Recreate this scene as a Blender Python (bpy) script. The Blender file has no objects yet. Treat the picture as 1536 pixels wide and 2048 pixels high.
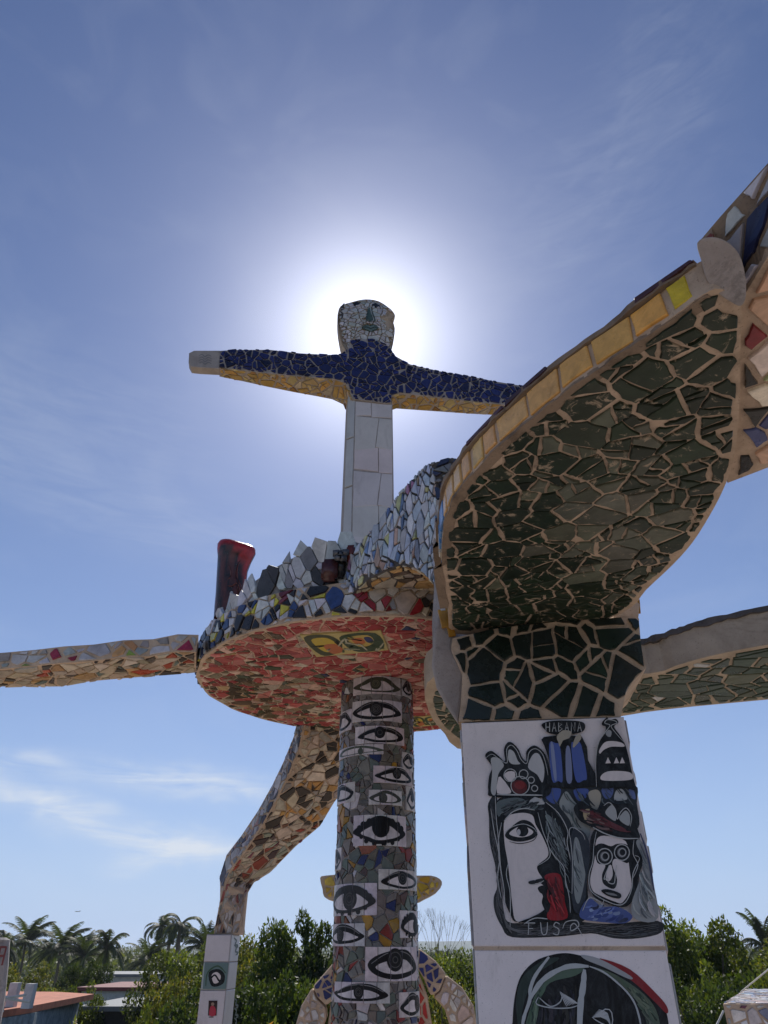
import bpy, bmesh, math, random
import numpy as np
from mathutils import Vector, Matrix
from mathutils.geometry import tessellate_polygon
random.seed(7)
scene = bpy.context.scene
C = scene.collection

# ------------------------------------------------------------------ camera
PITCH = math.radians(32.0); FPX = 1400.0; CZ = 9.6
cam = bpy.data.cameras.new('camera'); cam.sensor_fit = 'VERTICAL'; cam.sensor_height = 24.0
cam.lens = 24.0*FPX/2048; cam.clip_start = .05; cam.clip_end = 9000
co = bpy.data.objects.new('camera', cam); C.objects.link(co)
co.location = (0, 0, CZ); co.rotation_euler = (math.radians(90)+PITCH, 0, 0)
scene.camera = co
CAM = Vector((0, 0, CZ))
SP, CP = math.sin(PITCH), math.cos(PITCH)
def ray(px, py):
    x = (px-768)/FPX; y = (1024-py)/FPX
    return Vector((x, CP-SP*y, SP+CP*y))
def atY(px, py, Y):
    d = ray(px, py); return CAM + d*(Y/d.y)
def atZ(px, py, z):                      # z relative to the eye
    d = ray(px, py); return CAM + d*(z/d.z)

# ------------------------------------------------------------------ sun, sky, exposure
sd = ray(729, 672).normalized()
EL = math.asin(sd.z); AZ = math.atan2(sd.x, sd.y)
sun = bpy.data.lights.new('sun', 'SUN'); sun.energy = 5.0; sun.angle = math.radians(.53); sun.color = (1, .95, .87)
so = bpy.data.objects.new('sun', sun); C.objects.link(so)
so.rotation_euler = (-sd).to_track_quat('-Z', 'Y').to_euler(); so.location = (0, 0, 60)
world = bpy.data.worlds.new('World'); scene.world = world; world.use_nodes = True
wt = world.node_tree; wn = wt.nodes; wl = wt.links; wn.clear()
def wnode(t, **k):
    n = wn.new(t)
    for a, b in k.items(): setattr(n, a, b)
    return n
def wmath(op, a, b=None, c=None):
    n = wn.new('ShaderNodeMath'); n.operation = op
    for i, v in enumerate((a, b, c)):
        if v is None: continue
        if isinstance(v, (int, float)): n.inputs[i].default_value = v
        else: wl.new(v, n.inputs[i])
    return n.outputs[0]
sky = wnode('ShaderNodeTexSky'); sky.sky_type = 'NISHITA'; sky.sun_disc = False
sky.sun_elevation = EL; sky.sun_rotation = AZ
sky.air_density = 1.0; sky.dust_density = .15; sky.ozone_density = 2.6; sky.altitude = 0
hs = wnode('ShaderNodeHueSaturation'); hs.inputs['Saturation'].default_value = 1.05; hs.inputs['Value'].default_value = 1.0
wl.new(sky.outputs[0], hs.inputs['Color'])
tint = wnode('ShaderNodeMix', data_type='RGBA', blend_type='MULTIPLY'); tint.inputs[0].default_value = 1
wl.new(hs.outputs[0], tint.inputs[6]); tint.inputs[7].default_value = (.98, .93, 1.09, 1)
tc = wnode('ShaderNodeTexCoord')
vm = wnode('ShaderNodeVectorMath', operation='DOT_PRODUCT'); wl.new(tc.outputs['Generated'], vm.inputs[0]); vm.inputs[1].default_value = sd
ang = wmath('MULTIPLY', wmath('ARCCOSINE', wmath('MINIMUM', vm.outputs['Value'], .999999)), 57.29578)
g1 = wmath('MULTIPLY', wmath('EXPONENT', wmath('MULTIPLY', wmath('POWER', wmath('DIVIDE', ang, 5.6), 1.5), -1)), 12.0)
g2 = wmath('MULTIPLY', wmath('EXPONENT', wmath('MULTIPLY', wmath('DIVIDE', ang, 8.5), -1)), 5.8)
glow = wmath('ADD', g1, g2)
# thin cirrus, laid out on the sky dome by direction
sep = wnode('ShaderNodeSeparateXYZ'); wl.new(tc.outputs['Generated'], sep.inputs[0])
zz = wmath('MAXIMUM', sep.outputs[2], .02)
azi = wmath('ARCTAN2', sep.outputs[0], sep.outputs[1]); ele = wmath('ARCSINE', sep.outputs[2])
cmb = wnode('ShaderNodeCombineXYZ'); wl.new(azi, cmb.inputs[0]); wl.new(ele, cmb.inputs[1])
def noise(scale, det, rough, rot, sc, dist=0.0, loc=(0, 0, 0)):
    mp = wnode('ShaderNodeMapping'); wl.new(cmb.outputs[0], mp.inputs[0])
    mp.inputs['Rotation'].default_value = (0, 0, rot); mp.inputs['Scale'].default_value = sc; mp.inputs['Location'].default_value = loc
    n = wnode('ShaderNodeTexNoise'); n.inputs['Scale'].default_value = scale; n.inputs['Detail'].default_value = det
    n.inputs['Roughness'].default_value = rough; n.inputs['Distortion'].default_value = dist
    wl.new(mp.outputs[0], n.inputs['Vector']); return n.outputs[0]
def streak(px0, py0, px1, py1, width, amp, fade=1.0, bend=0.0):
    """one long wisp between two directions of the sky"""
    a, b = ray(px0, py0).normalized(), ray(px1, py1).normalized()
    A = (math.atan2(a.x, a.y), math.asin(a.z)); B = (math.atan2(b.x, b.y), math.asin(b.z))
    L = math.hypot(B[0]-A[0], B[1]-A[1]); ux, uy = (B[0]-A[0])/L, (B[1]-A[1])/L
    du = wmath('SUBTRACT', azi, A[0]); dv = wmath('SUBTRACT', ele, A[1])
    t = wmath('DIVIDE', wmath('ADD', wmath('MULTIPLY', du, ux), wmath('MULTIPLY', dv, uy)), L)
    s = wmath('ADD', wmath('MULTIPLY', du, -uy), wmath('MULTIPLY', dv, ux))
    wob = wmath('MULTIPLY', wmath('SUBTRACT', noise(9, 3, .6, .2, (1, 1.5, 1), .4, (px0*.01, 0, 0)), .5), .05)
    s = wmath('ADD', s, wob)
    s = wmath('ADD', s, wmath('MULTIPLY', wmath('MULTIPLY', t, wmath('SUBTRACT', 1, t)), bend))
    prof = wmath('EXPONENT', wmath('MULTIPLY', wmath('POWER', wmath('DIVIDE', s, width), 2.0), -1))
    tt = wmath('SUBTRACT', wmath('MULTIPLY', t, 2), 1)
    ends = wmath('EXPONENT', wmath('MULTIPLY', wmath('POWER', wmath('MULTIPLY', wmath('ABSOLUTE', tt), fade), 4.0), -1))
    tex = noise(34, 8, .68, math.atan2(uy, ux)*-1, (.22, 1.4, 1), .8)
    tex = wmath('MAXIMUM', wmath('MULTIPLY', wmath('SUBTRACT', tex, .27), 2.6), 0.0)
    return wmath('MULTIPLY', wmath('MULTIPLY', wmath('MULTIPLY', prof, ends), tex), amp)
cl = streak(-60, 1545, 470, 1710, .017, .95, .95, .035)
cl = wmath('ADD', cl, streak(-80, 1518, 130, 1535, .013, .7, .9))
cl = wmath('ADD', cl, streak(150, 1535, 540, 1582, .013, .75, .95))
cl = wmath('ADD', cl, streak(240, 1722, 470, 1700, .009, .7, .9))
cl = wmath('ADD', cl, streak(-150, 840, 520, 1110, .05, .15, .9))
cl = wmath('ADD', cl, streak(-150, 700, 420, 900, .07, .10, .9))
cl = wmath('ADD', cl, streak(1000, 560, 1400, 60, .09, .10, .9))
veil = wmath('MULTIPLY', wmath('MAXIMUM', wmath('SUBTRACT', noise(3.2, 5, .55, .45, (1, 2.4, 1), 1.2, (3, 1, 0)), .46), 0.0), .22)
cl = wmath('MINIMUM', wmath('ADD', cl, veil), .9)
g = wmath('ADD', glow, 0.0)
lowband = wmath('EXPONENT', wmath('MULTIPLY', wmath('MAXIMUM', ele, 0.0), -3.5))          # damp bluish air towards the horizon
hz = wnode('ShaderNodeMix', data_type='RGBA', blend_type='MIX'); wl.new(wmath('MULTIPLY', lowband, .93), hz.inputs[0])
wl.new(tint.outputs[2], hz.inputs[6]); hz.inputs[7].default_value = (5.3, 7.3, 10.9, 1)
gc = wnode('ShaderNodeMix', data_type='RGBA', blend_type='MULTIPLY'); gc.inputs[0].default_value = 1
cg = wnode('ShaderNodeCombineColor'); [wl.new(g, cg.inputs[i]) for i in range(3)]
wl.new(cg.outputs[0], gc.inputs[6]); gc.inputs[7].default_value = (.97, .97, 1.0, 1)
ad = wnode('ShaderNodeMix', data_type='RGBA', blend_type='ADD'); ad.inputs[0].default_value = 1
wl.new(hz.outputs[2], ad.inputs[6]); wl.new(gc.outputs[2], ad.inputs[7])
cm = wnode('ShaderNodeMix', data_type='RGBA', blend_type='MIX'); wl.new(cl, cm.inputs[0])
wl.new(ad.outputs[2], cm.inputs[6]); cm.inputs[7].default_value = (9.0, 9.7, 10.8, 1)
bg = wnode('ShaderNodeBackground'); bg.inputs[1].default_value = .084; wl.new(cm.outputs[2], bg.inputs[0])
wo = wnode('ShaderNodeOutputWorld'); wl.new(bg.outputs[0], wo.inputs[0])
vs = scene.view_settings
vs.view_transform = 'Standard'; vs.look = 'None'; vs.gamma = 1; vs.use_curve_mapping = False; vs.exposure = -.08

# ------------------------------------------------------------------ materials
def material(name, build):
    m = bpy.data.materials.new(name); m.use_nodes = True
    nt = m.node_tree; nt.nodes.clear()
    out = nt.nodes.new('ShaderNodeOutputMaterial'); bs = nt.nodes.new('ShaderNodeBsdfPrincipled')
    nt.links.new(bs.outputs[0], out.inputs[0]); build(nt, bs, out); return m
def N(nt, t, **k):
    n = nt.nodes.new(t)
    for a, b in k.items(): setattr(n, a, b)
    return n
def tex(nt, scale, det=4, rough=.6, dist=0, sc=(1, 1, 1)):
    ge = N(nt, 'ShaderNodeNewGeometry'); mp = N(nt, 'ShaderNodeMapping'); mp.inputs['Scale'].default_value = sc
    nt.links.new(ge.outputs['Position'], mp.inputs[0])
    n = N(nt, 'ShaderNodeTexNoise'); n.inputs['Scale'].default_value = scale; n.inputs['Detail'].default_value = det
    n.inputs['Roughness'].default_value = rough; n.inputs['Distortion'].default_value = dist
    nt.links.new(mp.outputs[0], n.inputs['Vector']); return n.outputs[0]
def ramp(nt, fac, stops):
    r = N(nt, 'ShaderNodeValToRGB'); e = r.color_ramp.elements
    while len(e) < len(stops): e.new(.5)
    for i, (p, c) in enumerate(stops):
        e[i].position = p; e[i].color = (c, c, c, 1) if isinstance(c, (int, float)) else (*c, 1)
    nt.links.new(fac, r.inputs[0]); return r.outputs[0]
def mix(nt, fac, a, b, bt='MIX'):
    n = N(nt, 'ShaderNodeMix', data_type='RGBA', blend_type=bt)
    for i, v in ((0, fac), (6, a), (7, b)):
        if isinstance(v, (int, float)): n.inputs[i].default_value = v if i == 0 else (v, v, v, 1)
        elif isinstance(v, tuple): n.inputs[i].default_value = (*v, 1)
        else: nt.links.new(v, n.inputs[i])
    return n.outputs[2]
def bump(nt, bs, h, dist, st=1.0):
    b = N(nt, 'ShaderNodeBump'); b.inputs['Distance'].default_value = dist; b.inputs['Strength'].default_value = st
    nt.links.new(h, b.inputs['Height']); nt.links.new(b.outputs[0], bs.inputs['Normal'])
def tile_build(smear, rough=.22, speck=.25, edge=(.30, .23, .165)):
    def f(nt, bs, out):
        at = N(nt, 'ShaderNodeAttribute'); at.attribute_name = 'Col'
        v = ramp(nt, tex(nt, 16, 5, .7, .5), [(.3, .68), (.7, 1.25)])
        c = mix(nt, 1.0, at.outputs['Color'], v, 'MULTIPLY')
        sm = ramp(nt, tex(nt, 22, 8, .72, .9), [(smear, 0), (smear+.07, 1)])
        c = mix(nt, sm, c, edge)
        pit = ramp(nt, tex(nt, 120, 3, .6), [(.68, 0), (.76, .6)])
        c = mix(nt, pit, c, (.06, .05, .04))
        nt.links.new(c, bs.inputs['Base Color']); bs.inputs['Specular IOR Level'].default_value = .34
        r = ramp(nt, tex(nt, 9, 5, .7), [(.35, rough), (.7, rough+speck)])
        r2 = mix(nt, sm, r, .9); nt.links.new(r2, bs.inputs['Roughness'])
        bump(nt, bs, tex(nt, 30, 4, .6), .0025, .5)
    return f
M = {}
M['tile'] = material('glazed_tile', tile_build(.66))
M['worn'] = material('worn_glazed_tile', tile_build(.57, .28, .34, (.33, .27, .20)))
M['clean'] = material('clean_glazed_tile', tile_build(.76, .2, .2))
M['eye'] = material('painted_eye_tile', tile_build(.92, .34, .1)); M['eye'].node_tree.nodes['Principled BSDF'].inputs['Specular IOR Level'].default_value = .18
def panel_build(nt, bs, out):
    at = N(nt, 'ShaderNodeAttribute'); at.attribute_name = 'Col'
    v = ramp(nt, tex(nt, 4, 8, .7, .3), [(.3, .86), (.7, 1.05)])
    c = mix(nt, 1.0, at.outputs['Color'], v, 'MULTIPLY')
    st = ramp(nt, tex(nt, 7, 9, .75, .6, (1, 1, .35)), [(.54, 0), (.72, .5)])
    c = mix(nt, st, c, (.30, .27, .25))
    c = mix(nt, ramp(nt, tex(nt, 260, 2, .5), [(.66, 0), (.74, .5)]), c, (.1, .09, .08))
    nt.links.new(c, bs.inputs['Base Color']); bs.inputs['Roughness'].default_value = .3
    bump(nt, bs, tex(nt, 9, 6, .6), .004, .5)
M['panel'] = material('white_glazed_panel', panel_build)
def paint_build(nt, bs, out):
    at = N(nt, 'ShaderNodeAttribute'); at.attribute_name = 'Col'
    s = ramp(nt, tex(nt, 13, 9, .8, 2.6, (1, 1, .5)), [(.44, 0), (.62, .35), (.72, .85)])
    c = mix(nt, s, at.outputs['Color'], mix(nt, .42, at.outputs['Color'], (.16, .19, .21)))
    nt.links.new(c, bs.inputs['Base Color']); bs.inputs['Roughness'].default_value = .38; bs.inputs['Specular IOR Level'].default_value = .16
    bump(nt, bs, tex(nt, 60, 4, .7), .001, .5)
M['paint'] = material('brushed_enamel_paint', paint_build)
def cement_build(base, dark, scale=1.0):
    def f(nt, bs, out):
        c = ramp(nt, tex(nt, 7*scale, 9, .72, .4), [(.28, dark), (.5, base), (.78, tuple(min(1, x*1.32) for x in base))])
        st = ramp(nt, tex(nt, 2.6*scale, 10, .78, 1.0), [(.55, 0), (.68, .85)])
        c = mix(nt, st, c, tuple(x*.32 for x in base))
        c = mix(nt, ramp(nt, tex(nt, 140, 3, .6), [(.62, 0), (.72, .6)]), c, tuple(x*.3 for x in base))
        nt.links.new(c, bs.inputs['Base Color']); bs.inputs['Roughness'].default_value = .93
        bump(nt, bs, tex(nt, 70, 10, .75), .006, .9)
    return f
M['grout'] = material('tan_cement_grout', cement_build((.50, .385, .285), (.36, .265, .19)))
M['grey_grout'] = material('grey_cement_grout', cement_build((.30, .28, .27), (.17, .155, .15)))
M['brown'] = material('weathered_brown_cement', cement_build((.24, .18, .13), (.12, .085, .06)))
M['concrete'] = material('old_concrete', cement_build((.40, .335, .26), (.27, .22, .17), .6))
M['palec'] = material('pale_cement_patch', cement_build((.36, .32, .30), (.28, .24, .22)))
M['blackg'] = material('dark_grout', cement_build((.10, .09, .085), (.05, .045, .04)))
def leaf_build(nt, bs, out):
    at = N(nt, 'ShaderNodeAttribute'); at.attribute_name = 'Col'
    nt.links.new(at.outputs['Color'], bs.inputs['Base Color']); bs.inputs['Roughness'].default_value = .55; bs.inputs['Specular IOR Level'].default_value = .3
    tr = N(nt, 'ShaderNodeBsdfTranslucent'); g = mix(nt, 1.0, at.outputs['Color'], (1.9, 1.7, .6), 'MULTIPLY')
    nt.links.new(g, tr.inputs[0]); ms = N(nt, 'ShaderNodeMixShader'); ms.inputs[0].default_value = .42
    nt.links.new(bs.outputs[0], ms.inputs[1]); nt.links.new(tr.outputs[0], ms.inputs[2]); nt.links.new(ms.outputs[0], out.inputs[0])
M['leaf'] = material('leaf', leaf_build)
def flat(name, col, rough=.8, var=.25, scale=8, bmp=.004):
    def f(nt, bs, out):
        lo = tuple(x*(1-var) for x in col); hi = tuple(min(1, x*(1+var)) for x in col)
        nt.links.new(ramp(nt, tex(nt, scale, 8, .7, .3), [(.3, lo), (.7, hi)]), bs.inputs['Base Color'])
        bs.inputs['Roughness'].default_value = rough; bump(nt, bs, tex(nt, scale*8, 6, .7), bmp, .7)
    return material(name, f)
M['bark'] = flat('bark', (.13, .10, .075), .9, .4)
M['deck'] = flat('roof_deck_tile', (.52, .42, .34), .8, .15, 2)
M['ground'] = flat('ground_earth_and_grass', (.07, .085, .04), .95, .4, .05, .02)
M['hill'] = flat('far_hill', (.05, .075, .05), .95, .3, .01, .1)
M['wallw'] = flat('whitewashed_wall', (.5, .5, .49), .85, .25, 3)
M['wallb'] = flat('weathered_blue_wall', (.20, .25, .27), .9, .55, 6)
M['terra'] = flat('terracotta_roof', (.42, .15, .085), .85, .35, 3)
M['dark'] = flat('dark_opening', (.02, .02, .02), .8, .3)
M['redp'] = flat('red_trim', (.16, .035, .035), .7, .2)
M['greyroof'] = flat('grey_sheet_roof', (.13, .14, .15), .6, .2)
M['steel'] = flat('painted_steel', (.45, .45, .43), .5, .15)
def ceramic(nt, bs, out):
    at = N(nt, 'ShaderNodeAttribute'); at.attribute_name = 'Col'
    nt.links.new(mix(nt, 1.0, at.outputs['Color'], ramp(nt, tex(nt, 20, 6, .7, 1), [(.3, .6), (.7, 1.3)]), 'MULTIPLY'), bs.inputs['Base Color'])
    bs.inputs['Roughness'].default_value = .27; bump(nt, bs, tex(nt, 25, 3, .6), .004, .5)
M['ceramic'] = material('glossy_ceramic', ceramic)

# ------------------------------------------------------------------ objects
WL = {}
def link(o, parent, world):
    C.objects.link(o)
    if parent is not None:
        o.parent = parent; o.location = world - WL[parent]
    else: o.location = world
    WL[o] = world.copy()
def thing(name, label, cat, loc, group=None):
    o = bpy.data.objects.new(name, None); o.empty_display_size = .2
    link(o, None, Vector(loc)); o['label'] = label; o['category'] = cat
    if group: o['group'] = group
    return o
def mk(name, V, F, mat, parent=None, col=None, cols=None, smooth=False, origin=None, label=None, kind=None):
    V = [Vector(v) for v in V]
    if origin is None:
        origin = sum(V, Vector())/len(V)
    me = bpy.data.meshes.new(name); me.from_pydata([v-origin for v in V], [], F)
    if col is not None: cols = [col]*len(V)
    if cols is not None:
        a = me.color_attributes.new('Col', 'FLOAT_COLOR', 'POINT')
        a.data.foreach_set('color', np.array([(c[0], c[1], c[2], 1.0) for c in cols], dtype=np.float32).ravel())
    if smooth: me.polygons.foreach_set('use_smooth', [True]*len(me.polygons))
    me.materials.append(mat); o = bpy.data.objects.new(name, me); link(o, parent, origin)
    if label: o['label'] = label
    if kind: o['kind'] = kind
    return o
def tag(o, label, cat, group=None):
    o['label'] = label; o['category'] = cat
    if group: o['group'] = group
    return o

# ---------- 2D helpers
def area(p): return .5*sum(p[i][0]*p[(i+1) % len(p)][1]-p[(i+1) % len(p)][0]*p[i][1] for i in range(len(p)))
def cen(p): return (sum(q[0] for q in p)/len(p), sum(q[1] for q in p)/len(p))
def inside(pt, poly):
    x, y = pt; c = False; n = len(poly); j = n-1
    for i in range(n):
        xi, yi = poly[i]; xj, yj = poly[j]
        if (yi > y) != (yj > y) and x < (xj-xi)*(y-yi)/(yj-yi)+xi: c = not c
        j = i
    return c
def clip(poly, nx, ny, d):               # keep n.p <= d
    out = []; n = len(poly)
    for i in range(n):
        a, b = poly[i], poly[(i+1) % n]
        da = nx*a[0]+ny*a[1]-d; db = nx*b[0]+ny*b[1]-d
        if da <= 0: out.append(a)
        if (da < 0) != (db < 0) and abs(da-db) > 1e-12:
            t = da/(da-db); out.append((a[0]+t*(b[0]-a[0]), a[1]+t*(b[1]-a[1])))
    return out
def smooth_poly(P, n=4, closed=True):
    out = []; L = len(P)
    rng = range(L) if closed else range(L-1)
    for i in rng:
        if closed: p0, p1, p2, p3 = P[i-1], P[i], P[(i+1) % L], P[(i+2) % L]
        else: p0, p1, p2, p3 = P[max(0, i-1)], P[i], P[i+1], P[min(L-1, i+2)]
        for k in range(n):
            t = k/n; t2 = t*t; t3 = t2*t
            out.append(tuple(.5*((2*p1[a])+(-p0[a]+p2[a])*t+(2*p0[a]-5*p1[a]+4*p2[a]-p3[a])*t2+(-p0[a]+3*p1[a]-3*p2[a]+p3[a])*t3) for a in range(len(p1))))
    if not closed: out.append(tuple(P[-1]))
    return out
def cells(outline, size, seed=0, gap=.008, asp=1.0, rot=0.0, jit=.42, wvar=.35, keep=None, drop=0.0, clipit=True, margin=.006, split=.62):
    """broken-tile pattern: weighted voronoi cells of a jittered grid, clipped to the outline"""
    rnd = random.Random(seed)
    cr, sr = math.cos(rot), math.sin(rot)
    def fw(p): return ((p[0]*cr+p[1]*sr)/asp, (-p[0]*sr+p[1]*cr))
    def bw(p): return (p[0]*asp*cr-p[1]*sr, p[0]*asp*sr+p[1]*cr)
    O = [fw(p) for p in outline]
    if area(O) < 0: O.reverse()
    x0, x1 = min(p[0] for p in O)-size, max(p[0] for p in O)+size
    y0, y1 = min(p[1] for p in O)-size, max(p[1] for p in O)+size
    pts = []; j = 0; y = y0
    while y < y1:
        x = x0+(size*.5 if j % 2 else 0)
        while x < x1:
            q = (x+rnd.uniform(-jit, jit)*size, y+rnd.uniform(-jit, jit)*size)
            if rnd.random() > .10: pts.append((q[0], q[1], rnd.uniform(-1, 1)*wvar*size*size*.5))
            x += size
        y += size*.87; j += 1
    def chop(c, depth):
        if depth == 0 or rnd.random() > split or area(c) < size*size*.28: return [c]
        g = cen(c); L_ = [(math.hypot(c[i][0]-c[i-1][0], c[i][1]-c[i-1][1]), i) for i in range(len(c))]
        i = max(L_)[1]; ex, ey = c[i][0]-c[i-1][0], c[i][1]-c[i-1][1]           # roughly across the longest edge
        a_ = math.atan2(ey, ex)+rnd.uniform(-.75, .75); nx, ny = math.cos(a_), math.sin(a_)
        off = nx*(g[0]+rnd.uniform(-.14, .14)*size)+ny*(g[1]+rnd.uniform(-.14, .14)*size); k = gap*.5*rnd.uniform(.3, 1.3)
        out = []
        for h in (clip(c, nx, ny, off-k), clip(c, -nx, -ny, -off-k)):
            if len(h) >= 3 and area(h) > size*size*.05: out += chop(h, depth-1)
        return out
    A = np.array(pts); res = []
    for i, (px, py, w) in enumerate(pts):
        c = [(px-1.4*size, py-1.4*size), (px+1.4*size, py-1.4*size), (px+1.4*size, py+1.4*size), (px-1.4*size, py+1.4*size)]
        d2 = (A[:, 0]-px)**2+(A[:, 1]-py)**2
        idx = np.argsort(d2)[1:22]
        for k in idx:
            dx, dy = A[k, 0]-px, A[k, 1]-py; L = math.hypot(dx, dy)
            if L < 1e-6: continue
            nx, ny = dx/L, dy/L; m = L/2+(w-A[k, 2])/(2*L)
            c = clip(c, nx, ny, nx*px+ny*py+m-gap*.5*rnd.uniform(.5, 1.6))
            if len(c) < 3: break
        if len(c) < 3 or area(c) < size*size*.06: continue
        for c in chop(c, 2):
            if keep and not keep(bw(cen(c))): continue
            if drop and rnd.random() < drop: continue
            ins = [inside(v, O) for v in c]
            if all(ins): pass
            elif not clipit:
                if not inside(cen(c), O): continue
            else:
                if not any(ins) and not inside(cen(c), O): continue
                s = list(O)
                for a in range(len(c)):
                    p, q = c[a], c[(a+1) % len(c)]
                    ex, ey = q[0]-p[0], q[1]-p[1]; L = math.hypot(ex, ey)
                    if L < 1e-9: continue
                    s = clip(s, ey/L, -ex/L, (ey*p[0]-ex*p[1])/L)
                    if len(s) < 3: break
                if len(s) < 3 or area(s) < size*size*.1: continue
                g_ = cen(s); r_ = max(.5, 1-margin*2/math.sqrt(max(area(s), 1e-9)))
                c = [(g_[0]+(v[0]-g_[0])*r_, g_[1]+(v[1]-g_[1])*r_) for v in s]
            # drop near-duplicate vertices
            o = []
            for v in c:
                if not o or math.hypot(v[0]-o[-1][0], v[1]-o[-1][1]) > size*.06: o.append(v)
            if len(o) > 3 and math.hypot(o[0][0]-o[-1][0], o[0][1]-o[-1][1]) < size*.06: o.pop()
            if len(o) >= 3: res.append([bw(v) for v in o])
    return res
def roughen(poly, amp, rnd):
    out = []
    n = len(poly)
    for i in range(n):
        a, b = poly[i], poly[(i+1) % n]; L = math.hypot(b[0]-a[0], b[1]-a[1])
        out.append(a)
        if L > .03:
            for t in (.35, .68):
                nx, ny = (b[1]-a[1])/L, -(b[0]-a[0])/L; k = rnd.uniform(-amp, amp*.3)
                out.append((a[0]+(b[0]-a[0])*t+nx*k, a[1]+(b[1]-a[1])*t+ny*k))
    return out

# ---------- surfaces: (u, v) -> point, normal
class Plane:
    def __init__(s, o, U, V):
        s.o, s.U, s.V = Vector(o), Vector(U).normalized(), Vector(V).normalized(); s.n = s.U.cross(s.V).normalized()
        if s.n.dot(CAM-s.o) < 0: s.n = -s.n
    def uv(s, px, py):
        d = ray(px, py); t = (s.o-CAM).dot(s.n)/d.dot(s.n); P = CAM+d*t-s.o
        return (P.dot(s.U), P.dot(s.V))
    def at(s, u, v): return s.o+s.U*u+s.V*v, s.n
class Cyl:
    def __init__(s, cx, cy, r): s.cx, s.cy, s.r = cx, cy, r
    def at(s, u, v):                     # u = arc from the side facing the eye (-Y), v = world z
        a = u/s.r; n = Vector((math.sin(a), -math.cos(a), 0)); return Vector((s.cx, s.cy, v))+n*s.r, n
    def uv(s, px, py):
        d = ray(px, py); ox, oy = -s.cx, -s.cy
        A = d.x*d.x+d.y*d.y; B = 2*(ox*d.x+oy*d.y); D = B*B-4*A*(ox*ox+oy*oy-s.r*s.r)
        t = (-B-math.sqrt(max(D, 0)))/(2*A); P = CAM+d*t
        return (math.atan2(P.x-s.cx, -(P.y-s.cy))*s.r, P.z)
class Loft:
    """ruled surface between two polylines, u and v in metres"""
    def __init__(s, A, B, flip=None):
        s.A, s.B = [Vector(p) for p in A], [Vector(p) for p in B]
        s.L = [0]
        for i in range(1, len(A)): s.L.append(s.L[-1]+(s.A[i]-s.A[i-1]).length*.5+(s.B[i]-s.B[i-1]).length*.5)
        s.W = sum((a-b).length for a, b in zip(s.A, s.B))/len(A)
        s.flip = flip
    def at(s, u, v):
        u = min(max(u, 0), s.L[-1]-1e-6); i = 0
        while i < len(s.L)-2 and s.L[i+1] < u: i += 1
        t = (u-s.L[i])/max(1e-9, s.L[i+1]-s.L[i]); w = v/s.W
        a = s.A[i].lerp(s.A[i+1], t); b = s.B[i].lerp(s.B[i+1], t)
        n = ((s.A[i+1]-s.A[i])+(s.B[i+1]-s.B[i])).cross(b-a).normalized()
        if s.flip is None:
            if n.dot(CAM-a) < 0: n = -n
        elif n.dot(s.flip) < 0: n = -n
        return a.lerp(b, w), n
    def rect(s, e=.004): return [(e, e), (s.L[-1]-e, e), (s.L[-1]-e, s.W-e), (e, s.W-e)]
def shard(poly, surf, h, rnd, sink=.003, tilt=.0016):
    pts = []; g = cen(poly); k = .93
    ring = [surf.at(*p) for p in poly]; gp, gn = surf.at(*g)
    dia = max((r[0]-gp).length for r in ring); b = min(.0025, h*.4); kk = max(.6, 1-b*1.5/max(dia, .004))
    tx, ty = rnd.uniform(-tilt, tilt), rnd.uniform(-tilt, tilt)
    n = len(poly); V = []; nrm = Vector()
    for i in range(n):
        nrm += (ring[i][0]-gp).cross(ring[(i+1) % n][0]-gp)
    order = range(n) if nrm.dot(gn) > 0 else range(n-1, -1, -1)
    ring = [ring[i] for i in order]; pl = [poly[i] for i in order]
    for (P, nn), q in zip(ring, pl): V.append(P-nn*sink)
    for (P, nn), q in zip(ring, pl):
        hh = h-b+(tx*(q[0]-g[0])+ty*(q[1]-g[1]))/max(dia, .01); V.append(P+nn*hh)
    for (P, nn), q in zip(ring, pl):
        hh = h+(tx*(q[0]-g[0])+ty*(q[1]-g[1]))/max(dia, .01); V.append(gp+(P-gp)*kk+nn*hh)
    F = []
    for i in range(n):
        j = (i+1) % n; F += [(i, j, n+j, n+i), (n+i, n+j, 2*n+j, 2*n+i)]
    F.append(tuple(range(2*n, 3*n)))
    return V, F
def vary(c, rnd, a=.22):
    k = rnd.uniform(1-a, 1+a); return tuple(max(.002, min(.95, x*k*rnd.uniform(.95, 1.05))) for x in c)
COUNT = {}
def mosaic(parent, surf, polys, colour, mat, h=.007, seed=1, name='tile', rough=0, var=.22, tilt=.0016, limit=300):
    rnd = random.Random(seed); items = []
    for p in polys:
        g = cen(p); c = vary(colour(g, rnd), rnd, var)
        q = roughen(p, rough, rnd) if rough else p
        V, F = shard(q, surf, h*rnd.uniform(.8, 1.25), rnd, tilt=tilt)
        items.append(((V[0]-CAM).length, V, F, c))
    items.sort(key=lambda t: t[0])
    key = (parent, name); used = COUNT.get(key, 0)
    k = max(0, min(limit-used, len(items)))
    for d, V, F, c in items[:k]: mk(name, V, F, mat, parent, col=c)
    COUNT[key] = used+k
    rest = items[k:]
    if rest:
        VV, FF, CC = [], [], []
        for d, V, F, c in rest:
            o = len(VV); VV += V; FF += [tuple(i+o for i in f) for f in F]; CC += [c]*len(V)
        mk('tile_field', VV, FF, mat, parent, cols=CC, kind='stuff')
def pick(table):
    cs = [c for w, c in table]; ws = [w for w, c in table]
    return lambda g, rnd: rnd.choices(cs, ws)[0]

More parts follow.
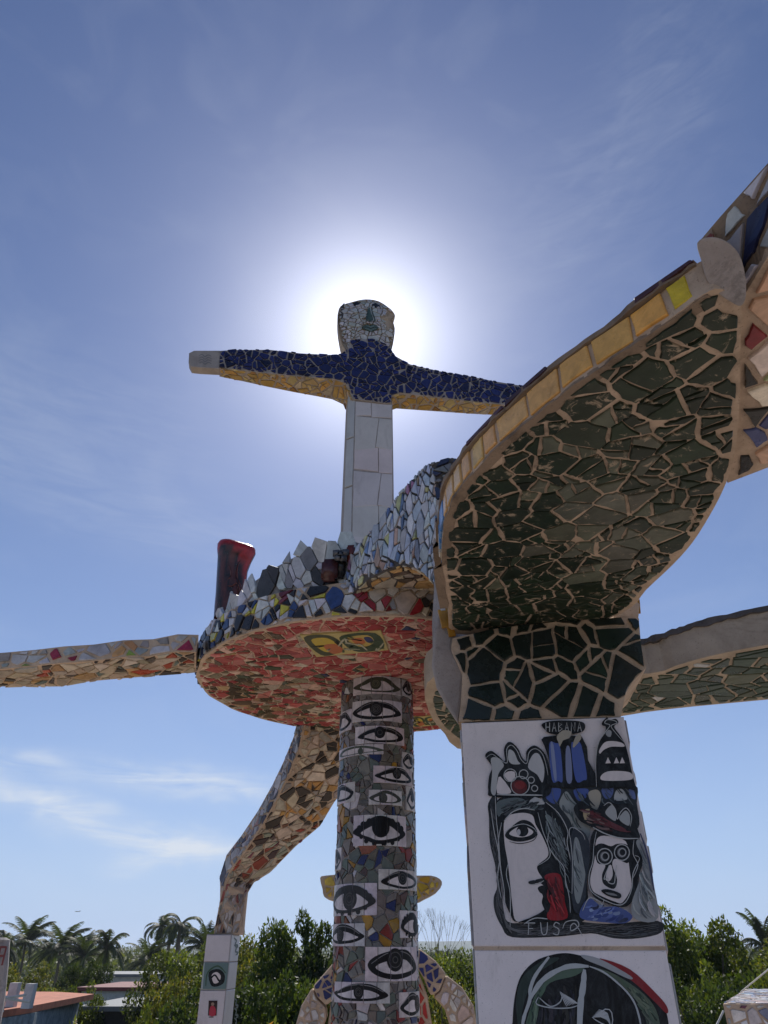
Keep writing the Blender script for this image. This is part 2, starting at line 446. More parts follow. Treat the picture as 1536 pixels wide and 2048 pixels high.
# ---------- solids
def tri_fill(pts3):
    return tessellate_polygon([[Vector(p) for p in pts3]])
def prism(name, ring_a, ring_b, mat, parent, caps=True, smooth=False, label=None, bevel=0, wob=0, **k):
    """solid between two matching closed rings"""
    n = len(ring_a); V = [Vector(p) for p in ring_a]+[Vector(p) for p in ring_b]
    F = [(i, (i+1) % n, n+(i+1) % n, n+i) for i in range(n)]
    if caps:
        t = tri_fill(ring_a); F += [tuple(x) for x in t]; F += [tuple(n+i for i in x[::-1]) for x in t]
    o = mk(name, V, F, mat, parent, smooth=smooth, label=label, **k)
    bm = bmesh.new(); bm.from_mesh(o.data); bmesh.ops.recalc_face_normals(bm, faces=bm.faces)
    if bevel:
        ed = [e for e in bm.edges if len(e.link_faces) == 2 and e.calc_face_angle(0) > .6]
        bmesh.ops.bevel(bm, geom=ed, offset=bevel, segments=2, profile=.5, affect='EDGES', clamp_overlap=True)
    bm.to_mesh(o.data); bm.free()
    return o
def sweep(name, sections, mat, parent, caps=True, smooth=False, **k):
    n = len(sections[0]); V = [Vector(p) for s in sections for p in s]; F = []
    for i in range(len(sections)-1):
        for j in range(n): F.append((i*n+j, i*n+(j+1) % n, (i+1)*n+(j+1) % n, (i+1)*n+j))
    if caps: F += [tuple(range(n))[::-1], tuple((len(sections)-1)*n+j for j in range(n))]
    return mk(name, V, F, mat, parent, smooth=smooth, **k)
def tube(path, radii, n=10):
    V, F = [], []
    for i, p in enumerate(path):
        p = Vector(p); t = (Vector(path[min(i+1, len(path)-1)])-Vector(path[max(i-1, 0)])).normalized()
        a = t.orthogonal().normalized() if abs(t.z) < .9 else Vector((1, 0, 0)).cross(t).normalized()
        b = t.cross(a)
        for j in range(n):
            w = 2*math.pi*j/n; V.append(p+(a*math.cos(w)+b*math.sin(w))*radii[i])
    for i in range(len(path)-1):
        for j in range(n): F.append((i*n+j, i*n+(j+1) % n, (i+1)*n+(j+1) % n, (i+1)*n+j))
    return V, F
def lumpy(name, P, rad, mat, parent, seed=0, amp=.15, axes=(1, 1, 1), rot=None, label=None):
    bm = bmesh.new(); bmesh.ops.create_icosphere(bm, subdivisions=4, radius=1)
    from mathutils import noise as mn
    V = []
    for v in bm.verts:
        d = v.co.normalized(); k = 1+amp*mn.noise(d*2.2+Vector((seed*3.1, 0, 0)))+amp*.4*mn.noise(d*6+Vector((0, seed, 0)))
        q = Vector((d.x*axes[0], d.y*axes[1], d.z*axes[2]))*rad*k
        if rot: q = rot @ q
        V.append(Vector(P)+q)
    F = [tuple(x.index for x in f.verts) for f in bm.faces]; bm.free()
    return mk(name, V, F, mat, parent, smooth=True, label=label)

# ---------- painting on tiles
class Art:
    def __init__(s, surf, conv): s.surf, s.conv = surf, conv; s.V, s.F, s.C = [], [], []; s.lev = 0; s.base = .001
    def fill(s, P, col, sm=4, raw=False):
        q = [s.conv(*p) for p in P] if not raw else P
        if sm: q = smooth_poly(q, sm)
        s.lev += 1; h = s.base+s.lev*.00022
        t = tessellate_polygon([[Vector((a[0], a[1], 0)) for a in q]])
        o = len(s.V)
        for a in q:
            P_, n = s.surf.at(a[0], a[1]); s.V.append(P_+n*h)
        s.F += [tuple(o+i for i in f) for f in t]; s.C += [col]*len(q)
    def line(s, P, w, col, sm=5, closed=False, raw=False, taper=True):
        q = [s.conv(*p) for p in P] if not raw else list(P)
        q = smooth_poly(q, sm, closed) if sm else q
        if closed: q.append(q[0])
        s.lev += 1; h = s.base+s.lev*.00022; o = len(s.V); n = len(q)
        rnd = random.Random(len(s.V))
        for i, a in enumerate(q):
            b, c = q[max(0, i-1)], q[min(n-1, i+1)]
            dx, dy = c[0]-b[0], c[1]-b[1]; L = math.hypot(dx, dy) or 1e-6
            ww = w*.5*(1 if (closed or not taper) else (.55+.45*min(1, 5*min(i, n-1-i)/n)))*rnd.uniform(.85, 1.12)
            for sgn in (1, -1):
                P_, nn = s.surf.at(a[0]-sgn*dy/L*ww, a[1]+sgn*dx/L*ww); s.V.append(P_+nn*h)
        for i in range(n-1): s.F.append((o+2*i, o+2*i+1, o+2*i+3, o+2*i+2))
        s.C += [col]*(2*n)
    def brush(s, poly, n, ang, length, w, cols, seed):
        q = [s.conv(*p) for p in poly]; r = random.Random(seed); k = 0; t = 0
        x0, x1, y0, y1 = min(p[0] for p in q), max(p[0] for p in q), min(p[1] for p in q), max(p[1] for p in q)
        while k < n and t < n*30:
            t += 1; x, y = r.uniform(x0, x1), r.uniform(y0, y1); a = math.radians(ang+r.uniform(-14, 14)); L = length*r.uniform(.5, 1.3)
            b = (x+math.cos(a)*L*.5+r.uniform(-.004, .004), y+math.sin(a)*L*.5); c = (x+math.cos(a+.15)*L, y+math.sin(a+.15)*L)
            if not (inside((x, y), q) and inside(b, q) and inside(c, q)): continue
            s.line([(x, y), b, c], w*r.uniform(.3, 1.2), vary(r.choice(cols), r, .3), sm=2, raw=True); k += 1; s.lev -= .93
    def make(s, name, parent, label=None): return mk(name, s.V, s.F, M['paint'], parent, cols=s.C, label=label)
def circ(x, y, r, ry=None, n=12): return [(x+r*math.cos(2*math.pi*i/n), y+(ry or r)*math.sin(2*math.pi*i/n)) for i in range(n)]
BK, DK, WH, BL, RD, TL, GN = (.009, .009, .010), (.032, .033, .036), (.64, .585, .58), (.07, .11, .34), (.22, .02, .025), (.11, .135, .14), (.05, .085, .05)
GW = (.42, .43, .43)

# ================================================================== SETTING
DECK = CZ-1.6
def box(x0, x1, y0, y1, z0, z1):
    V = [(x, y, z) for z in (z0, z1) for x, y in ((x0, y0), (x1, y0), (x1, y1), (x0, y1))]
    return V, [(0, 3, 2, 1), (4, 5, 6, 7), (0, 1, 5, 4), (1, 2, 6, 5), (2, 3, 7, 6), (3, 0, 4, 7)]
g_ = mk('ground', [(-4000, -500, 0), (4000, -500, 0), (4000, 7000, 0), (-4000, 7000, 0)], [(0, 1, 2, 3)], M['ground']); g_['kind'] = 'structure'
V, F = box(-7, 7, -7, 9.5, 0, DECK-.02)
b_ = mk('studio_building', V, F, M['wallw']); tag(b_, 'whitewashed flat-roofed building carrying the mosaic sculptures', 'building')
V, F = box(-7, 7, -7, 9.5, DECK-.016, DECK)
d_ = mk('roof_deck', V, F, M['deck']); d_['kind'] = 'structure'
# low far hills
V, F = [], []; nh = 90
for k, (R, hmax) in enumerate(((1500, 0), (2300, 1), (3000, .4))):
    for i in range(nh+1):
        a = math.radians(-60+120*i/nh)
        h = .45*(18+16*math.sin(a*5+1)+9*math.sin(a*13)+5*math.sin(a*31+2))*hmax*1.25
        V.append((R*math.sin(a), R*math.cos(a), max(-1, h+ (8 if hmax else -1))))
for k in range(2):
    for i in range(nh): a = k*(nh+1)+i; F.append((a, a+1, a+nh+2, a+nh+1))
o = mk('hills', V, F, M['hill'], smooth=True); o['kind'] = 'structure'

# ================================================================== FRONT PILLAR
FL = atY(948.5, 1896, 2.60); FL.z = CZ
FR = atY(1331, 1896, 2.52); FR.z = CZ
U = (FR-FL); PW = U.length; U.normalize(); BKD = Vector((-U.y, U.x, 0))    # into the depth
pf = Plane(FL, U, (0, 0, 1))
base = FL+U*PW/2+BKD*.25; base.z = DECK
pil = thing('square_pillar', 'square white pillar painted with folk faces under the green canopy, nearest to the viewer', 'pillar', base)
def ringbox(a, b, z0, z1, grow=0):
    r = [a-U*grow-BKD*grow, b+U*grow-BKD*grow, b+U*grow+BKD*(.5+grow), a-U*grow+BKD*(.5+grow)]
    return [Vector((p.x, p.y, z0)) for p in r], [Vector((p.x, p.y, z1)) for p in r]
ztop = pf.uv(1080, 1440)[1]+CZ
A, B = ringbox(FL+BKD*.004, FR+BKD*.004, DECK, ztop, -.004); prism('shaft', A, B, M['grout'], pil)
def slab_on(surf, poly, h, name, parent, mat, col, edge=.002):
    V, F = shard(poly, surf, h, random.Random(3), sink=0, tilt=0); return mk(name, V, F, mat, parent, col=col)
SEAM = pf.uv(1140, 1896)[1]
p1 = slab_on(pf, [(.001, SEAM+.004), (PW-.001, SEAM+.004), (PW-.001, ztop-CZ-.002), (.001, ztop-CZ-.002)], .008, 'painted_panel', pil, M['panel'], (.73, .665, .66))
p1['label'] = 'panel painted with a crowned profile and a face in a hat, headed HABANA'
p2 = slab_on(pf, [(.001, SEAM-.95), (PW-.001, SEAM-.95), (PW-.001, SEAM-.006), (.001, SEAM-.006)], .008, 'painted_panel', pil, M['panel'], (.78, .715, .715))
p2['label'] = 'panel painted with a dark hooded green and red head'
# seam crumbs
V, F = shard([(0, SEAM-.007), (PW, SEAM-.007), (PW, SEAM+.005), (0, SEAM+.005)], pf, .006, random.Random(1), tilt=0); mk('joint', V, F, M['grout'], pil)
# side faces of the pillar (tiles on the right flank)
psR = Loft([FR+Vector((0, 0, -1.6)), FR+Vector((0, 0, ztop-CZ))], [FR+BKD*.5+Vector((0, 0, -1.6)), FR+BKD*.5+Vector((0, 0, ztop-CZ))], U)
mosaic(pil, psR, cells(psR.rect(), .16, 5), pick([(1, (.5, .5, .5)), (.4, (.3, .3, .3))]), M['tile'])
psL = Loft([FL+Vector((0, 0, -1.6)), FL+Vector((0, 0, ztop-CZ))], [FL+BKD*.5+Vector((0, 0, -1.6)), FL+BKD*.5+Vector((0, 0, ztop-CZ))], -U)
mosaic(pil, psL, cells(psL.rect(), .16, 6), pick([(1, (.5, .5, .5)), (.4, (.3, .3, .3))]), M['tile'])

z7 = lambda zx, zy: pf.uv(900+zx*.3125, 1420+zy*.31244)
ar = Art(pf, z7); ar.base = .0085
mm = .00075                                                     # one zoom pixel in metres, about
# brushed ground of the drawing
ar.fill([(245, 600), (300, 560), (305, 900), (330, 1150), (345, 1290), (400, 1365), (700, 1345), (1000, 1370), (1325, 1350), (1348, 1425), (1200, 1462), (1050, 1462), (900, 1430), (700, 1450), (400, 1455), (330, 1385), (287, 1290), (280, 1200), (302, 1130), (290, 1000), (255, 850), (250, 700)], DK)
for k in range(5): ar.line([(262+k*10, 620), (272+k*9, 850), (305+k*8, 1050), (300+k*9, 1280), (370+k*6, 1395), (520, 1440-k*8)], 2.2*mm, (.16, .16, .17))
for k in range(5): ar.line([(430, 1440-k*14), (700, 1438-k*14), (900, 1418-k*12), (1100, 1448-k*14), (1330, 1415-k*11)], 2.2*mm, (.15, .155, .165))
# arches and sky between
ar.fill([(600, 490), (900, 470), (1175, 480), (1192, 600), (1200, 760), (1040, 700), (900, 690), (860, 900), (880, 1300), (760, 1340), (700, 1000), (690, 700), (600, 590)], (.03, .035, .04))
ar.fill([(610, 560), (640, 510), (705, 508), (700, 560), (665, 605)], BL)
ar.fill([(790, 515), (880, 510), (868, 565), (820, 585)], BL)
ar.fill([(968, 508), (1040, 500), (1030, 560), (990, 570)], (.10, .14, .33))
ar.fill([(1060, 520), (1100, 512), (1130, 560), (1120, 580), (1050, 580)], GW)
ar.fill([(1140, 515), (1172, 520), (1184, 575), (1150, 560)], (.12, .16, .35))
ar.fill([(700, 620), (712, 560), (745, 525), (790, 585), (840, 640), (890, 720), (893, 800), (860, 850), (800, 790), (760, 700)], (.30, .32, .31))
ar.fill([(885, 530), (940, 515), (965, 560), (940, 640), (905, 640), (890, 580)], (.40, .36, .29))
WASH = [(.055, .06, .065), (.085, .105, .11), (.025, .028, .032), (.13, .15, .155)]
ar.brush([(245, 600), (300, 560), (305, 900), (330, 1150), (345, 1290), (400, 1365), (400, 1455), (330, 1385), (287, 1290), (280, 1200), (302, 1130), (290, 1000), (255, 850)], 60, -84, .05, .0035, [(.07, .07, .075), (.02, .02, .022), (.11, .11, .115)], 1)
ar.brush([(400, 1365), (700, 1350), (1000, 1375), (1325, 1355), (1345, 1425), (1200, 1458), (900, 1430), (700, 1448), (420, 1452)], 80, 2, .06, .003, [(.07, .07, .075), (.02, .02, .022), (.11, .11, .12)], 2)
ar.brush([(600, 490), (1175, 480), (1200, 760), (900, 690), (860, 900), (880, 1300), (760, 1340), (700, 1000), (690, 700)], 70, -70, .04, .005, WASH, 3)
# crown of the left head
ar.fill([(225, 300), (262, 268), (310, 300), (352, 335), (345, 262), (365, 218), (395, 215), (435, 255), (462, 312), (488, 332), (488, 272), (530, 235), (575, 252), (615, 305), (640, 400), (650, 480), (600, 565), (280, 562), (245, 520), (250, 430), (268, 370)], BK)
ar.fill([(262, 320), (300, 312), (345, 360), (308, 420), (292, 545), (262, 525), (270, 400)], (.40, .41, .41))
ar.fill([(376, 262), (408, 275), (432, 330), (448, 352), (395, 352), (372, 320)], (.45, .46, .46))
ar.fill([(530, 292), (570, 292), (602, 380), (590, 470), (556, 420), (498, 372)], (.47, .47, .48))
ar.line([(228, 315), (268, 290), (312, 318), (365, 345), (362, 262), (392, 232), (428, 268), (455, 325), (490, 348), (505, 280), (545, 255), (590, 290), (618, 380), (632, 480)], 3.2*mm, GW)
ar.fill([(302, 540), (305, 460), (322, 432), (380, 505), (386, 540)], WH, 2)
ar.fill([(345, 425), (372, 400), (412, 402), (415, 440), (385, 468)], WH, 2)
ar.fill(circ(440, 500, 52, 46), (.10, .015, .015)); ar.fill(circ(446, 488, 34, 26), (.19, .02, .02))
for x, y, r in ((470, 418, 28), (518, 455, 20), (540, 508, 19), (385, 425, 40), (448, 490, 58)): ar.line(circ(x, y, r), 4*mm, GW, closed=True)
ar.line([(300, 548), (590, 552)], 6*mm, GW)
# HABANA sign and the blue columns
ar.fill([(585, 100), (640, 80), (740, 76), (840, 85), (862, 115), (840, 150), (750, 166), (640, 160), (600, 130)], BK)
LET = {'H': [[(0, 0), (0, 1)], [(0, .5), (.7, .5)], [(.7, 0), (.7, 1)]], 'A': [[(0, 0), (.35, 1), (.75, 0)], [(.12, .4), (.62, .4)]],
       'B': [[(0, 0), (0, 1), (.6, .8), (.05, .55), (.7, .3), (0, 0)]], 'N': [[(0, 0), (0, 1), (.7, 0), (.7, 1)]],
       'F': [[(0, 0), (.05, 1)], [(-.3, .95), (.7, .95)], [(0, .5), (.5, .5)]], 'U': [[(0, 1), (.15, .1), (.6, .1), (.7, 1)]],
       'S': [[(.7, .85), (.3, 1), (.1, .7), (.6, .45), (.5, 0), (0, .1)]], 'T': [[(.35, 0), (.35, 1)], [(0, 1), (.8, 1)]], 'E': [[(.6, 0), (0, 0), (0, 1), (.6, 1)], [(0, .5), (.5, .5)]], 'R': [[(.0, 0), (.05, 1), (.8, .8), (.1, .5), (1.0, -.1)]]}
def word(ar, txt, x, y, w, h, lw, col, step=1.15):
    for i, ch in enumerate(txt):
        for st in LET[ch]: ar.line([(x+i*w*step+p[0]*w, y-p[1]*h) for p in st], lw, col, sm=3 if ch in 'SUR' else 0, taper=False)
word(ar, 'HABANA', 612, 148, 33, 58, 3.4*mm, GW, 1.22)
ar.fill([(600, 182), (840, 180), (880, 330), (930, 490), (620, 492), (645, 380), (600, 235)], BK, 2)
ar.fill([(632, 232), (672, 222), (702, 250), (718, 455), (690, 462), (650, 455)], BL)
ar.fill([(738, 262), (765, 258), (778, 455), (742, 458)], (.20, .23, .36))
ar.fill([(772, 235), (800, 222), (835, 232), (872, 430), (850, 458), (800, 455)], BL)
ar.fill([(640, 235), (660, 235), (680, 440), (662, 440)], (.22, .26, .42))
for P in ([(680, 180), (720, 140), (775, 150), (760, 190), (720, 205), (700, 245), (690, 215)], [(800, 180), (830, 165), (835, 195), (790, 250), (782, 235)]): ar.fill(P, (.36, .33, .27), 2)
# tower
ar.fill([(968, 90), (1000, 58), (1012, 75), (1055, 68), (1072, 92), (1045, 118), (1080, 170), (1112, 225), (1135, 300), (1160, 420), (1180, 520), (1100, 500), (948, 500), (930, 330), (940, 230), (985, 150), (990, 118), (970, 110)], BK)
ar.fill([(950, 268), (985, 218), (1040, 210), (1095, 222), (1108, 245), (1030, 245), (980, 265), (955, 290)], WH)
ar.fill([(960, 432), (1000, 404), (1080, 400), (1150, 412), (1158, 452), (1060, 462), (968, 458)], WH)
for x in (1005, 1058, 1095): ar.fill([(x-16, 352), (x, 312), (x+18, 350)], WH, 0)
ar.fill([(990, 160), (1008, 138), (1028, 150), (1022, 182), (1002, 180)], (.3, .31, .32), 2)
ar.line([(932, 500), (928, 330), (946, 220), (990, 150), (1018, 110), (985, 96), (1000, 75), (1045, 80), (1062, 96), (1025, 115), (1060, 165), (1105, 215)], 3.4*mm, GW)
# left head, in profile
ar.fill([(298, 590), (420, 575), (560, 580), (655, 640), (722, 760), (752, 900), (765, 1100), (775, 1335), (700, 1352), (440, 1362), (385, 1310), (345, 1200), (325, 1000), (305, 800)], BK)
ar.fill([(300, 600), (400, 570), (470, 580), (480, 610), (360, 640), (310, 690)], TL)
ar.fill([(500, 610), (540, 565), (590, 590), (600, 612)], GW, 2)
ar.fill([(610, 680), (650, 700), (700, 800), (735, 950), (735, 1000), (690, 880), (660, 800)], (.16, .19, .19))
ar.brush([(600, 640), (655, 660), (722, 760), (752, 900), (765, 1100), (770, 1330), (740, 1330), (730, 1100), (660, 950), (610, 800)], 60, -76, .05, .004, WASH+[(.2, .23, .235)], 4)
ar.brush([(305, 610), (420, 580), (560, 590), (640, 640), (560, 650), (400, 660), (320, 720)], 36, 10, .035, .006, WASH+[(.2, .23, .235)], 5)
ar.fill([(352, 705), (440, 668), (522, 680), (545, 740), (575, 790), (600, 840), (625, 905), (618, 950), (558, 1000), (562, 1040), (588, 1082), (575, 1108), (603, 1140), (585, 1180), (618, 1235), (595, 1285), (490, 1345), (420, 1350), (398, 1250), (372, 1000), (348, 850)], WH)
ar.fill([(600, 1075), (640, 1050), (700, 1060), (722, 1150), (730, 1230), (745, 1335), (620, 1338), (645, 1220), (640, 1130)], (.27, .015, .02))
ar.fill([(560, 1140), (600, 1130), (612, 1190), (640, 1250), (618, 1300), (585, 1240), (592, 1190), (570, 1170)], BK)
ar.fill([(352, 805), (400, 750), (460, 712), (520, 730), (556, 790), (530, 830), (450, 850), (380, 838)], BK)
ar.fill([(378, 800), (430, 758), (480, 755), (530, 785), (505, 812), (440, 822)], WH)
ar.fill(circ(462, 782, 38, 36), BK); ar.fill(circ(438, 790, 12, 20), (.45, .44, .46))
ar.line([(352, 790), (400, 755), (470, 738), (530, 762), (552, 790)], 3*mm, GW)
ar.line([(380, 850), (450, 862), (530, 842), (558, 800)], 3*mm, BK)
ar.line([(500, 1110), (545, 1104), (588, 1088)], 13*mm, BK); ar.line([(512, 1122), (560, 1118), (598, 1096)], 3*mm, GW)
ar.line([(345, 720), (400, 662), (470, 640), (540, 650)], 4*mm, GW)
ar.line([(560, 665), (590, 780), (628, 880), (632, 950), (558, 1002)], 3.5*mm, GW)
ar.line([(632, 780), (622, 860), (660, 935), (722, 1010), (735, 1100), (758, 1200), (765, 1300)], 3.5*mm, GW)
ar.line([(610, 600), (690, 670), (748, 780), (745, 860), (770, 1000), (772, 1180)], 3.5*mm, GW)
ar.line([(290, 560), (296, 700), (312, 850), (325, 1020), (345, 1150), (352, 1280)], 3.5*mm, GW)
ar.line([(262, 640), (282, 780), (315, 950), (305, 1080), (328, 1210)], 3.5*mm, GW)
ar.line([(325, 1040), (310, 860), (330, 730)], 3*mm, GW); ar.line([(372, 990), (360, 1060), (384, 1180), (384, 1390)], 3.5*mm, GW)
ar.line([(440, 1362), (520, 1335), (600, 1290), (625, 1240)], 7*mm, BK)
ar.line([(470, 1372), (540, 1335), (620, 1340)], 4*mm, GW)
ar.brush([(610, 1070), (700, 1065), (722, 1150), (745, 1330), (625, 1335)], 26, -80, .05, .007, [(.16, .01, .012), (.06, .008, .01), (.34, .03, .035)], 6)
# leaf between the heads
ar.fill([(772, 800), (800, 770), (860, 800), (890, 900), (870, 1100), (850, 1270), (800, 1300), (772, 1200), (765, 950)], (.03, .035, .045))
ar.fill([(792, 830), (820, 850), (850, 1000), (858, 1080), (820, 1240), (790, 1180), (782, 960)], (.24, .265, .265))
ar.line([(775, 1180), (778, 980), (768, 860), (758, 780), (785, 762), (840, 800), (858, 840)], 3*mm, GW)
ar.brush([(792, 830), (820, 850), (850, 1000), (858, 1080), (820, 1240), (790, 1180), (782, 960)], 16, -82, .04, .004, [(.12, .14, .15), (.34, .36, .36), (.05, .06, .07)], 7)
# right head with glasses and hat
ar.fill([(905, 790), (1000, 770), (1200, 830), (1228, 960), (1200, 1060), (1185, 1170), (1120, 1262), (1000, 1245), (905, 1190), (878, 1080), (890, 950)], BK)
ar.fill([(1180, 860), (1215, 850), (1270, 1040), (1320, 1330), (1180, 1345), (1150, 1250), (1200, 1100), (1225, 980)], (.30, .315, .32))
ar.fill([(932, 835), (1000, 815), (1115, 850), (1130, 960), (1140, 1040), (1150, 1140), (1095, 1235), (1050, 1232), (960, 1195), (905, 1160), (890, 1085), (918, 960)], WH)
ar.fill([(918, 890), (960, 862), (1020, 880), (1060, 865), (1120, 870), (1150, 920), (1130, 985), (1090, 975), (1045, 960), (1030, 1000), (1060, 1090), (1040, 1150), (975, 1120), (965, 1060), (985, 1000), (935, 985)], BK)
for x, y in ((982, 945), (1090, 920)):
    ar.line(circ(x, y, 47, 50), 4*mm, GW, closed=True); ar.fill(circ(x, y, 30, 32), (.16, .16, .17)); ar.fill(circ(x+4, y-2, 17, 20), BK); ar.line(circ(x+2, y, 22, 24), 3*mm, GW, closed=True)
ar.fill([(1000, 1020), (1022, 1000), (1032, 1060), (1012, 1100), (988, 1090)], WH)
ar.line([(1010, 1000), (985, 1060), (978, 1090), (1000, 1082), (1005, 1110), (1040, 1115), (1048, 1060), (1055, 1000)], 3.6*mm, GW)
ar.fill([(958, 1162), (1000, 1152), (1080, 1180), (1072, 1212), (1000, 1195)], BK); ar.fill([(985, 1172), (1040, 1180), (1060, 1195), (1010, 1188)], (.2, .2, .2))
ar.fill([(785, 640), (830, 600), (880, 625), (940, 650), (1000, 602), (1060, 615), (1150, 620), (1185, 760), (1200, 832), (1090, 815), (960, 785), (880, 750), (820, 715)], BK)
ar.fill([(860, 660), (920, 670), (1010, 720), (1100, 765), (1110, 785), (1000, 760), (900, 720)], (.13, .03, .035))
ar.fill([(1000, 640), (1030, 620), (1050, 660), (1050, 720), (1010, 700), (985, 670)], (.36, .37, .37))
ar.fill([(1085, 680), (1115, 655), (1140, 690), (1135, 750), (1090, 730), (1072, 705)], (.34, .36, .36))
ar.fill([(845, 660), (885, 645), (880, 700), (855, 715)], (.42, .33, .2), 2)
ar.line([(975, 625), (1010, 605), (1048, 650), (1060, 710), (1082, 665), (1118, 640), (1150, 690), (1142, 755)], 3.6*mm, GW)
ar.line([(905, 760), (980, 800), (1080, 830), (1195, 832)], 5*mm, GW)
ar.line([(928, 790), (912, 880), (905, 980), (882, 1060), (888, 1150), (940, 1200), (1050, 1250), (1110, 1235), (1150, 1150), (1160, 1050), (1200, 960), (1170, 940)], 3.4*mm, GW)
ar.line([(1165, 840), (1160, 930), (1190, 1000), (1160, 1080)], 3*mm, GW)
ar.line([(1205, 800), (1240, 900), (1270, 1030), (1290, 1160)], 8*mm, (.05, .06, .12))
ar.fill([(850, 1240), (890, 1210), (930, 1240), (965, 1265), (1050, 1262), (1120, 1290), (1155, 1330), (1100, 1368), (960, 1360), (850, 1345), (820, 1310)], (.07, .10, .27))
ar.fill([(900, 1260), (990, 1275), (1060, 1310), (1000, 1335), (920, 1320)], (.11, .15, .36))
ar.brush([(850, 1240), (930, 1240), (1050, 1262), (1150, 1330), (1100, 1365), (850, 1345)], 30, 12, .035, .008, [(.04, .06, .2), (.12, .17, .38), (.22, .27, .42), (.03, .035, .08)], 8)
ar.brush([(1180, 860), (1215, 850), (1270, 1040), (1320, 1330), (1180, 1345), (1150, 1250), (1200, 1100)], 30, -76, .05, .006, [(.22, .25, .26), (.42, .43, .43), (.12, .14, .15)], 9)
ar.brush([(800, 640), (940, 655), (1060, 760), (1180, 800), (1000, 790), (860, 730)], 24, -25, .035, .006, [(.10, .02, .025), (.05, .02, .02), (.16, .1, .09)], 10)
ar.line([(840, 1290), (880, 1210), (940, 1225), (965, 1250), (975, 1215)], 3.4*mm, GW)
word(ar, 'FUS', 498, 1440, 62, 78, 3.6*mm, GW, 1.25); 
ar.line([(715, 1400), (735, 1360), (800, 1350), (815, 1385), (770, 1415), (765, 1385), (790, 1370), (825, 1420), (838, 1450)], 3.6*mm, GW)
ar.make('painting', p1)
ar = Art(pf, z7); ar.base = .0085
ar.fill([(640, 1570), (740, 1556), (850, 1575), (1000, 1615), (1190, 1720), (1330, 1830), (1388, 1960), (1400, 2120), (1400, 2250), (400, 2250), (400, 2000), (415, 1830), (455, 1700), (540, 1610)], BK)
ar.fill([(500, 1950), (555, 1800), (640, 1712), (740, 1662), (858, 1650), (800, 1700), (640, 1745), (580, 1850), (545, 2000), (540, 2240), (480, 2240), (480, 2050)], (.09, .14, .10))
ar.fill([(905, 1645), (1050, 1690), (1240, 1820), (1330, 1960), (1350, 2200), (1285, 2200), (1250, 1980), (1150, 1800), (1020, 1710)], (.10, .13, .09))
ar.fill([(960, 1590), (1150, 1660), (1330, 1828), (1388, 1905), (1380, 1940), (1300, 1860), (1150, 1725), (985, 1640)], (.24, .025, .03))
ar.fill([(840, 1568), (960, 1595), (1150, 1700), (1140, 1720), (980, 1645), (870, 1600)], (.34, .35, .36))
ar.fill([(425, 1830), (470, 1700), (600, 1600), (700, 1590), (560, 1690), (480, 1850), (450, 2000), (430, 1990)], (.03, .045, .04))
ar.brush([(500, 1950), (555, 1800), (640, 1712), (740, 1662), (858, 1650), (800, 1700), (640, 1745), (580, 1850), (545, 2000), (540, 2240), (480, 2240)], 40, 60, .05, .008, [(.07, .12, .08), (.12, .18, .12), (.03, .05, .035)], 11)
ar.brush([(905, 1645), (1050, 1690), (1240, 1820), (1330, 1960), (1350, 2200), (1285, 2200), (1250, 1980), (1150, 1800)], 44, -60, .05, .007, [(.08, .12, .08), (.13, .16, .11), (.03, .045, .03)], 12)
ar.brush([(560, 1900), (700, 1760), (840, 1720), (820, 2200), (560, 2200)], 40, 70, .06, .01, [(.02, .02, .03), (.03, .028, .025), (.045, .04, .05)], 13)
for P, w in (([(632, 1580), (545, 1700), (512, 1790), (508, 1860), (465, 2000), (462, 2200)], 13), ([(500, 1870), (590, 1730), (740, 1645), (885, 1640)], 17), ([(858, 1660), (850, 1760), (832, 1900), (822, 2200)], 22),
             ([(890, 1640), (1000, 1690), (1150, 1830), (1210, 1980), (1235, 2200)], 7), ([(565, 1835), (553, 1880), (650, 1905), (760, 1905), (815, 1890)], 4), ([(570, 1840), (640, 1895), (700, 1870), (715, 1830)], 4)):
    ar.line(P, w*mm, (.42, .45, .46))
for k in range(9): ar.line([(702+k*8, 1800+k*5), (722+k*11, 1850+k*3), (745+k*9, 1895-k*3)], 3.4*mm, (.45, .47, .48), sm=2)
for k in range(8): ar.line([(905+k*6, 1965-k*7), (960+k*6, 1960-k*3), (1010+k*2, 1985+k*6)], 3.4*mm, (.45, .47, .48), sm=2)
ar.line([(910, 1968), (990, 1912), (1030, 1935), (1030, 2020), (960, 2000), (910, 1968)], 4*mm, (.45, .47, .48), sm=2)
ar.make('painting', p2)

# capital: dark green broken tile
cp = [(917, 1443), (1242, 1433), (1252, 1385), (1268, 1360), (1293, 1335), (1282, 1285), (1278, 1236), (1180, 1236), (1000, 1255), (905, 1276), (902, 1295), (925, 1345), (922, 1400)]
cuv = [pf.uv(*p) for p in cp]
fr = [pf.at(*p)[0] for p in cuv]
ctop = pf.uv(1090, 1240)[1]
prism('capital', [p+BKD*.003 for p in fr], [p+BKD*.46 for p in fr], M['grout'], pil, label='flared capital of dark green broken tile')
dg = pick([(1, (.008, .015, .011)), (.5, (.012, .024, .016)), (.3, (.01, .015, .012))])
mosaic(pil, pf, cells(cuv, .100, 21, gap=.011, jit=.5, wvar=.55, margin=.003, split=.5), dg, M['clean'], h=.009, rough=.004, seed=4)
